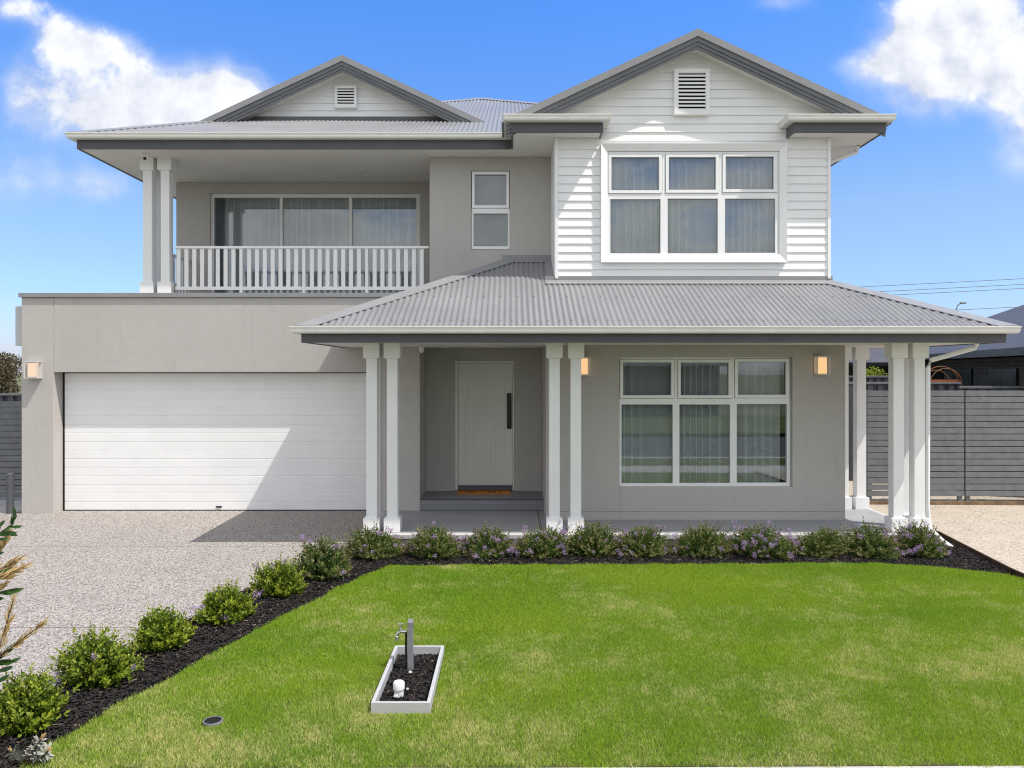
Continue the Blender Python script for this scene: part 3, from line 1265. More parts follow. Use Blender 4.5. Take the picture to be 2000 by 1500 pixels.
YGB = 13.10
GBC, GBH, GBS = -2.90, 2.42, .466
GBZ = PZ(109, YGB)
# gable sheets running back into the hip
def gable_sheets(xc, za, slope, hl, hr, y0, y1):
    V1, F1 = corr('y', y0, y1, lambda y: xc, lambda y: xc + hr, lambda x, y: za - slope * (x - xc), rows=2)
    V2, F2 = corr('y', y0, y1, lambda y: xc - hl, lambda y: xc, lambda x, y: za - slope * (xc - x), rows=2)
    m = MB()
    n = len(V1)
    m.v = V1 + V2
    m.f = F1 + [tuple(i + n for i in f) for f in F2]
    return m


m_ = gable_sheets(GBC, GBZ - .02, GBS, GBH + .0, GBH + .0, YGB + .02, 16.2)
GR = m_.build('front_gable_roof', M['roof'], HOUSE, smooth=True)
def barge(parent, xc, za, slope, hl, hr, y):
    m = MB()
    chevron(m, xc, za, slope, hl, hr, -.004, .098, y - .035, y + .22)
    m.build('barge_capping', M['cap'], parent)
    m = MB()
    chevron(m, xc, za, slope, hl, hr, .0985, .165, y - .012, y + .04)
    chevron(m, xc, za, slope, hl, hr, .1655, .215, y + .004, y + .04)
    chevron(m, xc, za, slope, hl, hr, .2155, .262, y + .018, y + .04)
    m.build('barge_board', M['barge'], parent)


barge(GR, GBC, GBZ, GBS, GBH, GBH, YGB)
m = MB()
chevron(m, GBC, GBZ, GBS, GBH - .02, GBH - .02, .2, .212, YGB + .04, YGB + .36)
m.build('gable_soffit', M['soffit'], GR)
YGW = YGB + .32
zgw = zm_front(0, YGW) + .03
def glim2(z):
    h = (GBZ - .20 - z) / GBS
    return (GBC - h, GBC + h)
m = board_wall('gable_wall', YGW, -9, 9, zgw, GBZ - .21, .128, glim2)
GW = m.build('gable_wall', M['white'], HOUSE)
m = MB()
m.box(GBC - 2.1, GBC + 2.1, YGW - .05, YGW + .03, zgw - .05, zgw + .012)
m.build('base_flashing', M['capdark'], GW)


def louvre(xc, Y, px, n):
    x0, x1, z0, z1 = PX(px[0], Y), PX(px[1], Y), PZ(px[3], Y), PZ(px[2], Y)
    m = MB()
    t = (x1 - x0) * .12
    m.slab(x0, x1, z0, z1, Y - .03, Y + .045, [(x0 + t, x1 - t, z0 + t, z1 - t)])
    lv = m.build('louvre_vent', M['white'], HOUSE, bevel=.004)
    m = MB()
    hh = (z1 - z0 - 2 * t) / n
    for i in range(n):
        zz = z0 + t + hh * i
        m.hexa([(x0 + t, Y - .022, zz), (x1 - t, Y - .022, zz), (x1 - t, Y + .012, zz + hh * .30), (x0 + t, Y + .012, zz + hh * .30),
                (x0 + t, Y - .022, zz + hh * .52), (x1 - t, Y - .022, zz + hh * .52), (x1 - t, Y + .012, zz + hh * .62), (x0 + t, Y + .012, zz + hh * .62)])
    m.build('louvre_blade', M['white'], lv)
    m = MB()
    m.box(x0 + t * .5, x1 - t * .5, Y + .014, Y + .024, z0 + t * .5, z1 - t * .5)
    m.build('vent_mesh', M['seal'], lv)
    return lv


louvre(0, YGW - .046, (654, 697, 168, 211.5), 6)['label'] = 'small square louvre in the left gable'
louvre(0, Y_W - .046, (1316, 1386, 135, 225), 10)['label'] = 'tall louvre in the right gable'

# ---- right gable roof
YRB = 10.905
m_ = gable_sheets(GXC, GZA - .02, GAP, 2.78, 2.78, YRB + .02, 15.6)
RG = m_.build('right_gable_roof', M['roof'], HOUSE, smooth=True)
barge(RG, GXC, GZA, GAP, 2.72, 2.68, YRB)
m = MB()
chevron(m, GXC, GZA, GAP, 2.62, 2.62, .2, .212, YRB + .04, Y_W + .03)
m.build('gable_soffit', M['soffit'], RG)
# boxed eave returns
def box_return(path, soff):
    eave(path, 5.868, 5.637, RG)
    m = MB()
    m.prism(soff, Z_US + .001, Z_US + .028)
    m.build('eave_soffit', M['soffit'], RG)
    m = MB()
    m.prism(soff, 5.80, 5.835)
    m.build('eave_cover', M['cap'], RG)


box_return([(-.01, 11.72), (-.01, 10.89), (1.29, 10.89), (1.29, Y_W)], [(.017, 11.90), (.017, 10.917), (1.263, 10.917), (1.263, Y_W - .018), (.62, Y_W - .018), (.62, 11.9)])
box_return([(3.99, Y_W), (3.99, 10.89), (5.285, 10.89), (5.285, 23.4)], [(4.017, Y_W - .018), (4.017, 10.917), (5.258, 10.917), (5.258, 23.3), (4.62, 23.3), (4.62, Y_W - .018)])

# ---- downpipes
m = MB()
m.tube([(6.02, 9.95, 2.62), (6.02, 9.98, 2.56), (5.56, 10.2, 2.40), (5.545, 10.24, 2.30), (5.545, 10.26, .45), (5.56, 10.22, .16), (5.66, 10.10, .02), (5.74, 10.0, -.05)], .032, 10)
m.build('downpipe', M['white'], HOUSE, smooth=True)
m = MB()
m.tube([(5.20, 11.55, 5.64), (5.20, 11.58, 5.56), (4.72, 11.8, 5.40), (4.665, 11.86, 5.30), (4.665, 11.9, 4.2)], .032, 10)
m.build('downpipe', M['white'], HOUSE, smooth=True)

# soffit downlights
for (x, y, z) in ((PX(474, 12.9), 12.9, Z_US), (PX(706, 12.9), 12.9, Z_US), (PX(938, 11.4), 11.4, Z_PS)):
    m = MB()
    m.lathe([(.05, .0), (.05, -.004), (.036, -.006)], (x, y, z + .005), 18)
    m.build('downlight', M['white'], HOUSE)


# ================================================================== fittings on the house
def wall_lamp(px, Y, label, mat):
    x0, x1, z0, z1 = PX(px[0], Y), PX(px[1], Y), PZ(px[3], Y), PZ(px[2], Y)
    d = .13
    t = thing('wall_lamp', ((x0 + x1) / 2, Y, z0), label, 'wall lamp', 'square wall lamps on the house front')
    m = MB()
    m.box(x0, x1, Y - .012, Y - .0005, z0, z1)
    m.build('back_plate', M['metalbox'], t, bevel=.002)
    m = MB()
    for a, b in ((z0, z0 + .012), (z1 - .012, z1)):
        m.box(x0, x1, Y - d, Y - .012, a, b)
    for a in (x0, x1 - .012):
        m.box(a, a + .012, Y - d, Y - d + .012, z0 + .012, z1 - .012)
    m.build('frame', M['metalbox'], t, bevel=.001)
    m = MB()
    w = (x1 - x0)
    m.box(x0 + w * .2, x1 - w * .2, Y - d + .03, Y - .03, z0 + .025, z1 - .025)
    m.build('diffuser', mat, t, bevel=.004)
    return t


wall_lamp((56, 83, 706, 739), Y_G, 'square wall lamp glowing pale on the sunlit garage pier', M['lampday'])
wall_lamp((1125, 1152, 697, 734), Y_P, 'square lit wall lamp half hidden behind the porch columns beside the door alcove', M['lamp'])
wall_lamp((1589, 1615, 695, 733), Y_P, 'square lit wall lamp to the right of the porch window', M['lamp'])


def security_camera(p, label, s=1.0, dark=True):
    t = thing('security_camera', p, label, 'security camera', 'dome security cameras under the eaves')
    m = MB()
    m.lathe([(.05 * s, 0), (.052 * s, -.03 * s), (.04 * s, -.04 * s)], p, 18)
    m.build('mount', M['white'], t, smooth=True)
    m = MB()
    m.lathe([(.02 * s, -.10 * s), (.036 * s, -.085 * s), (.044 * s, -.06 * s), (.04 * s, -.035 * s)], (p[0], p[1] - .005, p[2]), 18)
    m.build('eyeball', M['white'], t, smooth=True)
    m = MB()
    m.lathe([(.012 * s, -.03 * s), (.024 * s, -.02 * s), (.026 * s, 0), (.02 * s, .012 * s)], (p[0], p[1] - .036 * s, p[2] - .075 * s), 14)
    m.build('lens', M['black'] if dark else M['white'], t, smooth=True)
    return t


security_camera((PX(285, 12.0), 12.0, Z_US + .004), 'small dome camera above the outer balcony column')
security_camera((PX(827, 11.9), 11.66, Z_PS + .003), 'small white camera under the porch soffit by the door alcove', .9, False)

# meter box on the side of the garage
t = thing('meter_box', (-7.85, 12.45, 2.7), 'pale grey meter box projecting from the left side of the garage', 'meter box')
m = MB()
m.box(-7.925, -7.761, 12.25, 12.75, PZ(675, 12.25), PZ(598, 12.25))
m.build('cabinet', M['metalbox'], t, bevel=.008)
m = MB()
m.box(-7.938, -7.926, 12.29, 12.71, PZ(671, 12.25), PZ(602, 12.25))
m.build('door', M['metalbox'], t, bevel=.003)

# doormat
m = MB()
mx0, mx1 = PX(893, 12.4), PX(997, 12.4)
m.box(mx0, mx1, 12.27, 12.575, .2805, .298)
dm = m.build('doormat', M['mat'], None, bevel=.006)
tag(dm, 'brown coir doormat lying on the step before the front door', 'doormat')
m = MB()
for xx in (.18, .24, .3, .58, .64, .7):
    xa = mx0 + (mx1 - mx0) * xx
    m.box(xa, xa + .02, 12.33, 12.5, .2979, .2989)
m.build('mat_print', M['mattext'], dm)

# ================================================================== GROUND
def sheet(name, pts, mat, dz, kind='structure', thick=0.0):
    mb = MB()
    mb.face([(x, y, gz(y) + dz) for x, y in pts])
    o = mb.build(name, mat)
    o['kind'] = kind
    return o


mb = MB()
R_ = 400
mb.face([(-R_, -R_, -.42), (R_, -R_, -.42), (R_, 12.4, -.06), (-R_, 12.4, -.06)])
mb.v = [(-R_, -R_, -.40), (R_, -R_, -.40), (R_, 2, -.40), (-R_, 2, -.40), (-R_, 12.4, -.09), (R_, 12.4, -.09), (-R_, R_, -.09), (R_, R_, -.09)]
mb.f = [(0, 1, 2, 3), (3, 2, 5, 4), (4, 5, 7, 6)]
g = mb.build('ground', M['groundfar'])
g['kind'] = 'structure'

lawn_px = [(30, 1500), (60, 1484), (120, 1442), (200, 1394), (300, 1340), (400, 1286), (500, 1230), (600, 1180), (700, 1128), (760, 1105),
           (900, 1103), (1200, 1102), (1450, 1101), (1620, 1099), (1720, 1100), (1800, 1105), (1880, 1112), (1968, 1121)]
LAWN = [GP(*p, .02)[:2] for p in lawn_px] + [(5.69, 8.4), (5.64, 7.0), (5.58, 5.6), (5.55, 4.66), (3.0, 4.625), (0, 4.60), (-.965, 4.59)]
drv_px = [(0, 1404), (92, 1352), (264, 1260), (380, 1204), (480, 1152), (580, 1106), (650, 1078), (694, 1062)]
DRVE = [GP(*p)[:2] for p in drv_px]
DRV = [(-9.2, 3.2), (DRVE[0][0] - .55, 3.2), *DRVE, (-2.05, 10.06), (-2.05, 11.79), (-2.0, 12.46), (-7.76, 12.46), (-7.9, 12.2), (-9.2, 12.2)]
sheet('driveway', DRV, M['driveway'], .0)
# mulch bed: between the driveway edge, the porch and the lawn
BED = [(DRVE[0][0] - .55, 3.2), *DRVE, (-2.05, 10.06), (5.62, 10.06), (5.90, 10.65), (5.72, 8.80)] + list(reversed(LAWN[:18])) + [(-2.9, 4.62), (-2.9, 3.2)]
sheet('garden_bed', BED, M['dirt'], -.015)
k0 = min(range(len(LAWN)), key=lambda i_: (LAWN[i_][0] - (-.98)) ** 2 + (LAWN[i_][1] - 4.6) ** 2)
sheet('lawn', LAWN[:k0 + 1] + [(-.965, 5.30), (-.57, 5.30), (-.57, 6.38), (-.965, 6.38), (-.965, 5.30)] + LAWN[k0:], M['lawnbase'], .012)
GRV = [(5.70, 4.66), (5.72, 7.0), (5.74, 8.8), (5.93, 10.65), (5.61, 10.66), (5.61, 12.3), (4.85, 12.65), (4.81, 13.2), (4.81, 17), (20, 17), (20, 4.66)]
sheet('gravel_path', GRV, M['gravel'], .045)
# steel/timber edging between bed and gravel
m = MB()
ed = [(5.57, 4.66), (5.66, 7.0), (5.70, 8.80), (5.91, 10.66), (5.63, 10.68)]
for (xa, ya), (xb, yb2_) in zip(ed[:-1], ed[1:]):
    d = Vector((xb - xa, yb2_ - ya)).normalized()
    n = Vector((d.y, -d.x)) * .018
    m.hexa([(xa, ya, gz(ya) - .08), (xb, yb2_, gz(yb2_) - .08), (xb + n.x, yb2_ + n.y, gz(yb2_) - .08), (xa + n.x, ya + n.y, gz(ya) - .08),
            (xa, ya, gz(ya) + .062), (xb, yb2_, gz(yb2_) + .062), (xb + n.x, yb2_ + n.y, gz(yb2_) + .062), (xa + n.x, ya + n.y, gz(ya) + .062)])
o = m.build('garden_edging', M['rust'])
tag(o, 'rusty brown edging strip between the mulch bed and the gravel', 'garden edging')
m = MB()
m.hexa([(5.62, 10.7, -.05), (5.66, 10.7, -.05), (5.66, 12.2, -.05), (5.62, 12.2, -.05), (5.62, 10.7, .05), (5.66, 10.7, .05), (5.66, 12.2, .05), (5.62, 12.2, .05)])
o = m.build('garden_edging', M['rust'])
tag(o, 'short brown edging strip beside the side verandah floor', 'garden edging')
# street side
sheet('footpath', [(-40, 3.15), (40, 3.15), (40, 4.66), (5.0, 4.635), (3, 4.61), (0, 4.585), (-2.9, 4.58), (-40, 4.58)], M['concrete'], .016)
mb = MB()
mb.face([(-120, -7, -.30), (120, -7, -.30), (120, .8, -.30), (-120, .8, -.30)])
o = mb.build('road', M['asphalt'])
o['kind'] = 'structure'
mb = MB()
mb.box(-120, 120, .8, 1.1, -.42, -.17)
o = mb.build('kerb', M['concrete'])
o['kind'] = 'structure'
mb = MB()
mb.face([(-120, 1.1, -.175), (120, 1.1, -.175), (120, 3.15, -.15), (-120, 3.15, -.15)])
o = mb.build('verge', M['lawnbase'])
o['kind'] = 'structure'
sheet('side_path', [(-30, 12.2), (-7.92, 12.2), (-7.78, 12.5), (-7.78, 24), (-30, 24)], M['concrete'], .002)


# ---- lawn blades
def inpoly(P, poly):
    x, y = P[:, 0], P[:, 1]
    r = np.zeros(len(P), bool)
    n = len(poly)
    for i in range(n):
        x0, y0 = poly[i]
        x1, y1 = poly[(i + 1) % n]
        c = ((y0 > y) != (y1 > y))
        with np.errstate(divide='ignore', invalid='ignore'):
            xi = (x1 - x0) * (y - y0) / (y1 - y0 + 1e-12) + x0
        r ^= c & (x < xi)
    return r


BOXR = (-.985, -.552, 5.28, 6.40)     # planter footprint
def grass():
    N = 1250000
    P = np.empty((0, 2))
    bb = np.array(LAWN)
    x0, y0 = bb.min(0) - .06
    x1, y1 = bb.max(0) + .06
    P = np.column_stack([RNG.uniform(x0, x1, N), RNG.uniform(y0, y1, N)])
    J = RNG.normal(0, .016, P.shape) + .02 * np.column_stack([np.sin(P[:, 1] * 9 + 3 * np.sin(P[:, 0] * 4)), np.sin(P[:, 0] * 11 + 2 * np.sin(P[:, 0] * 3.1))])
    keep = inpoly(P + J, LAWN)
    keep &= RNG.uniform(0, 1, N) < np.clip((6.2 / P[:, 1]) ** 1.3, 0, 1)
    keep &= np.abs(P[:, 0]) < P[:, 1] * .76 + .7
    keep &= ~((P[:, 0] > BOXR[0]) & (P[:, 0] < BOXR[1]) & (P[:, 1] > BOXR[2]) & (P[:, 1] < BOXR[3]))
    keep &= ((P[:, 0] - DRX) ** 2 + (P[:, 1] - DRY) ** 2) > .074 ** 2
    P = P[keep]
    n = len(P)
    ang = RNG.uniform(0, 2 * np.pi, n)
    L = RNG.uniform(.014, .032, n)
    w = RNG.uniform(.0018, .0034, n) * (1 + .10 * np.maximum(P[:, 1] - 5, 0))
    lean = RNG.uniform(.3, .97, n) * L
    la = RNG.uniform(0, 2 * np.pi, n)
    z = -0.015 * (12.4 - P[:, 1]) + .010
    V = np.empty((n, 3, 3))
    dx, dy = np.cos(ang) * w, np.sin(ang) * w
    V[:, 0] = np.column_stack([P[:, 0] - dx, P[:, 1] - dy, z])
    V[:, 1] = np.column_stack([P[:, 0] + dx, P[:, 1] + dy, z])
    V[:, 2] = np.column_stack([P[:, 0] + np.cos(la) * lean, P[:, 1] + np.sin(la) * lean, z + np.sqrt(np.maximum(L ** 2 - lean ** 2, 1e-6)) * .9 + .006])
    Fc = np.arange(n * 3).reshape(n, 3)
    rnd = np.repeat(RNG.uniform(0, 1, n), 3)
    tip = np.tile([0, 0, 1.0], n)
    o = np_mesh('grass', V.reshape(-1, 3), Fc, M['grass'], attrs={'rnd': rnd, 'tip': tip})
    tag(o, 'short green and straw coloured turf grass covering the lawn', 'grass', kind='stuff')
    print('blades', n)


DRX, DRY, DRZ = GP(416, 1411, .015)
grass()


# ---- bark mulch
def chips(name, P, zfun, label, smin=.02, smax=.075):
    n = len(P)
    L = RNG.uniform(smin, smax, n)
    W = RNG.uniform(.004, .011, n)
    yaw = RNG.uniform(0, 2 * np.pi, n)
    pit = RNG.normal(0, .28, n)
    d = np.column_stack([np.cos(yaw) * np.cos(pit), np.sin(yaw) * np.cos(pit), np.sin(pit)])
    s = np.column_stack([-np.sin(yaw), np.cos(yaw), RNG.normal(0, .3, n)])
    up = np.cross(d, s)
    c = np.column_stack([P[:, 0], P[:, 1], zfun(P[:, 1]) + RNG.uniform(0, .03, n)])
    V = np.empty((n, 6, 3))
    for i, e in enumerate((-.5, .5)):
        b = c + d * (L * e)[:, None]
        k = 1 if e < 0 else .6
        V[:, i * 3] = b - s * (W * k)[:, None]
        V[:, i * 3 + 1] = b + s * (W * k)[:, None]
        V[:, i * 3 + 2] = b + up * (W * .9 * k)[:, None]
    base = (np.arange(n) * 6)[:, None]
    q = np.concatenate([base + np.array([[0, 1, 4, 3]]), base + np.array([[1, 2, 5, 4]]), base + np.array([[2, 0, 3, 5]])])
    rnd = np.repeat(RNG.uniform(0, 1, n), 6)
    o = np_mesh(name, V.reshape(-1, 3), q, M['chip'], attrs={'rnd': rnd})
    tag(o, label, 'mulch', kind='stuff')
    return o


bb = np.array(BED)
P = np.column_stack([RNG.uniform(bb[:, 0].min(), bb[:, 0].max(), 150000), RNG.uniform(4.0, bb[:, 1].max(), 150000)])
P = P[inpoly(P, BED)]
P = P[(np.abs(P[:, 0]) < P[:, 1] * .78 + .3)]
chips('mulch', P, lambda y: -0.015 * (12.4 - y) - .012, 'dark bark mulch spread over the garden beds')
P = np.column_stack([RNG.uniform(-.95, -.585, 2600), RNG.uniform(5.325, 6.355, 2600)])
chips('mulch', P, lambda y: np.full_like(y, -.108), 'dark bark mulch inside the grey timber planter box', .012, .045)


# ================================================================== SHRUBS
def leaves_np(base, d, s, L, W, fold=.25):
    """diamond leaves: base point, direction, side; returns verts (n,4,3)"""
    n = len(base)
    up = np.cross(d, s)
    V = np.empty((n, 4, 3))
    V[:, 0] = base
    m = base + d * (L * .5)[:, None]
    V[:, 1] = m + s * W[:, None] + up * (W * fold)[:, None]
    V[:, 3] = m - s * W[:, None] + up * (W * fold)[:, None]
    V[:, 2] = base + d * L[:, None]
    return V


def norm(a):
    return a / np.maximum(np.linalg.norm(a, axis=1, keepdims=True), 1e-9)


def shrub_arrays(rg, w, h, ns, nl, L0, upright):
    """shoots fan out from the foot to an uneven dome"""
    Vs, tips, rnds, shoots, ends = [], [], [], [], []
    lean = rg.normal(0, .09, 2) * w
    lop = rg.uniform(0, 6.28)
    for i in range(ns):
        th = rg.uniform(0, 2 * np.pi)
        el = np.arcsin(rg.uniform(.03, 1) ** (1.25 if upright else 1.3))
        rr = rg.uniform(.70, 1.08) * (1 + .09 * math.sin(2 * th + lop) + .07 * math.sin(5 * th + lop * 2)) * (1.16 if rg.uniform() < .04 else 1)
        end = np.array([np.cos(th) * np.cos(el) * w / 2 * rr, np.sin(th) * np.cos(el) * w / 2 * rr, h * (.16 + .84 * np.sin(el)) * rr])
        end[:2] += lean * end[2] / h
        foot = np.array([rg.normal(0, .03), rg.normal(0, .03), 0])
        ctrl = foot * .4 + end * .5 + np.array([0, 0, -h * .10 + .1 * h * rg.uniform(-1, 1)])
        t = np.linspace(.30, 1.0, nl)
        t = t + rg.uniform(-.01, .01, nl)
        p = ((1 - t) ** 2)[:, None] * foot + (2 * (1 - t) * t)[:, None] * ctrl + (t ** 2)[:, None] * end
        tg = norm((2 * (1 - t))[:, None] * (ctrl - foot) + (2 * t)[:, None] * (end - ctrl))
        tg = norm(tg + np.array([0, 0, .35]))
        az = np.arange(nl) * 2.4 + rg.uniform(0, 6)
        a = norm(np.cross(tg, np.array([[.3, .2, 1.0]])))
        b = np.cross(tg, a)
        rad = a * np.cos(az)[:, None] + b * np.sin(az)[:, None]
        op = np.interp(t, [.3, .9, 1], [1.5, 1.15, .5])
        d = norm(tg * 1.0 + rad * op[:, None] + rg.normal(0, .18, (nl, 3)))
        s = norm(np.cross(d, rad + tg * .1))
        sz = np.interp(t, [.3, .8, 1], [1, 1, .6]) * rg.uniform(.7, 1.25, nl)
        V = leaves_np(p, d, s, L0 * sz, L0 * .27 * sz)
        Vs.append(V)
        tips.append(np.repeat(np.clip((t - .3) / .7, 0, 1) ** 1.5, 4))
        rnds.append(np.repeat(rg.uniform(0, 1, nl), 4))
        shoots.append((foot, ctrl, end))
        ends.append(end)
    # loose leaves filling the dome
    k = ns * 13
    dd = norm(rg.normal(0, 1, (k, 3)) * np.array([1, 1, .8]) + np.array([0, 0, .25]))
    dd[:, 2] = np.abs(dd[:, 2])
    rr = rg.uniform(.45, 1.0, k) ** .6 * (.86 + .14 * np.sin(dd[:, 0] * 9 + ns) * np.cos(dd[:, 1] * 8))
    p = dd * rr[:, None] * np.array([w / 2, w / 2, h]) * .93 + np.array([0, 0, .02])
    an_ = np.arctan2(dd[:, 1], dd[:, 0])
    p[:, :2] *= (1 + .09 * np.sin(2 * an_ + lop) + .07 * np.sin(5 * an_ + lop * 2))[:, None]
    p[:, :2] += lean[None, :] * (p[:, 2] / h)[:, None]
    d = norm(dd + rg.normal(0, .7, (k, 3)) + np.array([0, 0, .3]))
    s = norm(np.cross(d, rg.normal(0, 1, (k, 3))))
    sz = rg.uniform(.6, 1.1, k)
    Vs.append(leaves_np(p, d, s, L0 * sz, L0 * .28 * sz))
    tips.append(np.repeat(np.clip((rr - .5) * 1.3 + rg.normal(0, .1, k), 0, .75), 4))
    rnds.append(np.repeat(rg.uniform(0, 1, k), 4))
    V = np.concatenate(Vs)
    n = len(V)
    return V.reshape(-1, 3), np.arange(n * 4).reshape(n, 4), np.concatenate(tips), np.concatenate(rnds), shoots, np.array(ends)


def flower_arrays(rg, pts, r=.030, k=56):
    n = len(pts) * k
    c = np.repeat(pts, k, axis=0)
    d = norm(rg.normal(0, 1, (n, 3)) + np.array([0, 0, .3]))
    base = c + d * (r * rg.uniform(.3, 1, n))[:, None]
    s = norm(np.cross(d, rg.normal(0, 1, (n, 3))))
    sz = rg.uniform(.006, .011, n)
    V = leaves_np(base - s * 0, norm(d + rg.normal(0, .6, (n, 3))), s, sz * 1.3, sz * .6, .1)
    return V.reshape(-1, 3), np.arange(n * 4).reshape(n, 4), np.repeat(rg.uniform(0, 1, n), 4), np.repeat(rg.uniform(0, 1, n), 4)


def make_shrub(name, loc, w, h, seed, mat, nfl, ns=150, nl=24, L0=.034, label='', group='', upright=True, fl_side=None):
    rg = np.random.default_rng(seed)
    t = thing(name, loc, label, 'shrub', group)
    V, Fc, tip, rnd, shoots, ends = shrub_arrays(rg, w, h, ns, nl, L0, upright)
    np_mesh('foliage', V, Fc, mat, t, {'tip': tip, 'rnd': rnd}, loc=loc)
    m = MB()
    for f, c, e in shoots[::3]:
        m.tube([f, f * .3 + c * .7, c * .5 + e * .5, e], .004, 4, .0015)
    m.build('stem', M['stem'], t, loc=loc)
    if nfl:
        sel = ends[ends[:, 1] < w * .18]
        sel = sel[rg.choice(len(sel), min(nfl, len(sel)), replace=False)]
        sel = sel * rg.uniform(.97, 1.04, (len(sel), 1))
        fp = None
        for e in sel:
            q = tuple(np.array(loc) + e)
            if fp is None:
                V, Fc, a, b = flower_arrays(rg, np.zeros((1, 3)))
                fp = np_mesh('flower', V, Fc, M['petal'], t, {'tip': a, 'rnd': b}, loc=q)
            else:
                c = copy_tree(fp, q, t)
                c.rotation_euler = tuple(rg.uniform(-.6, .6, 3))
                c.scale = (rg.uniform(.7, 1.25),) * 3
    return t


# front row along the porch: centre px, width px, base y, flowers, label
row = [
    (733, 108, 1100, 6, 'flowering shrub in front of the left porch column pair'),
    (852, 108, 1098, 5, 'shrub left of the tiled step, second of the porch row, few flowers'),
    (950, 96, 1098, 16, 'shrub below the front door with purple flower heads in the porch row'),
    (1056, 112, 1098, 16, 'purple flowered shrub just left of the middle porch columns'),
    (1158, 98, 1096, 5, 'shrub just right of the middle porch columns with sparse flowers'),
    (1257, 108, 1096, 8, 'shrub below the left panes of the porch window'),
    (1370, 104, 1096, 2, 'green shrub below the middle panes of the porch window'),
    (1479, 114, 1096, 26, 'shrub below the right panes of the porch window covered in mauve flowers'),
    (1592, 106, 1096, 0, 'flowerless shrub below the lit lamp at the right end of the porch wall'),
    (1698, 108, 1097, 3, 'shrub at the open right corner of the porch, next to last in the row'),
    (1792, 98, 1097, 18, 'purple flowered shrub in front of the right corner columns at the end of the row'),
]
for i, (cx, wpx, by, nf, lab) in enumerate(row):
    x, y, z = GP(cx, by - 14, -.01)
    w = wpx * y / F * (1.18 + .08 * math.sin(i * 3.7))
    make_shrub('flowering_shrub', (x, y, z), w, .385 + .045 * math.sin(i * 2.1), 100 + i, M['leafB'], (nf * 2 + 3) if nf else 0, ns=230, nl=22, L0=.036,
               label=lab, group='flowering shrubs along the porch front')
diag = [
    (632, 112, 1142, 8, .50, 'tall dense shrub at the corner where the bed turns beside the driveway', 'leafB'),
    (545, 100, 1176, 6, .40, 'shrub with brownish tips, second along the driveway from the porch corner', 'leafA'),
    (440, 100, 1228, 12, .36, 'driveway shrub with several purple flowers in the middle of the bed', 'leafA'),
    (322, 108, 1278, 0, .36, 'yellow green feathery shrub between the purple flowered one and the widest one', 'leafA'),
    (198, 150, 1345, 3, .40, 'widest bright green shrub with two or three small purple blooms by the driveway', 'leafA'),
    (44, 145, 1434, 0, .40, 'bright green flowerless shrub cut by the left edge of the picture', 'leafA'),
]
for i, (cx, wpx, by, nf, h, lab, mt) in enumerate(diag):
    x, y, z = GP(cx, by - 16, -.01)
    w = wpx * y / F * 1.06
    make_shrub('driveway_shrub', (x, y, z), w, h, 300 + i, M[mt], nf, ns=160, nl=26, L0=.040, label=lab, group='green shrubs beside the driveway', upright=False)


# broad leaved plant at the left edge
def broad_plant(name, loc, label, cat, stems, seed, mats, leafL, nyoung):
    rg = np.random.default_rng(seed)
    t = thing(name, loc, label, cat)
    m = MB()
    VO, VN = [], []
    for st in stems:
        pts = [np.array(p, float) for p in st]
        m.tube(pts, .012, 6, .005)
        # sample along the stem
        segs = np.linspace(0, len(pts) - 1.001, 22)
        for q in segs[5:]:
            i = int(q)
            p = pts[i] + (pts[i + 1] - pts[i]) * (q - i)
            tg = (pts[i + 1] - pts[i])
            tg = tg / np.linalg.norm(tg)
            fr = q / (len(pts) - 1)
            young = fr > 1 - nyoung
            k = 12 if young else 4
            for _ in range(k):
                r = rg.normal(0, 1, 3)
                r -= tg * r.dot(tg)
                r /= np.linalg.norm(r)
                d = tg * (1.1 if young else .45) + r * (.55 if young else 1.0)
                d /= np.linalg.norm(d)
                L = leafL * rg.uniform(.7, 1.15) * (.62 if young else 1)
                W = L * (.05 if young else .13)
                s = np.cross(d, r + .01)
                s /= np.linalg.norm(s)
                n_ = np.cross(d, s)
                prof = [0, .55, 1, .85, 0]
                row_ = []
                for a, wv in zip((0, .25, .5, .78, 1), prof):
                    c = p + d * L * a + n_ * L * .10 * math.sin(a * 3.0)
                    row_.append((c - s * W * wv, c + s * W * wv))
                (VN if young else VO).append(row_)
    m.build('stem', M['stem'], t)
    for nm, LV, mt in (('leaf', VO, mats[0]), ('young_leaf', VN, mats[1])):
        if not LV:
            continue
        V = np.array(LV).reshape(len(LV), 10, 3)
        base = (np.arange(len(LV)) * 10)[:, None]
        Fc = np.concatenate([base + np.array([[2 * i, 2 * i + 1, 2 * i + 3, 2 * i + 2]]) for i in range(4)])
        rnd = np.repeat(rg.uniform(0, 1, len(LV)), 10)
        tip = np.tile(np.repeat([.1, .3, .5, .8, 1.0], 2), len(LV))
        np_mesh(nm, V.reshape(-1, 3), Fc, M[mt], t, {'rnd': rnd, 'tip': tip})
    return t


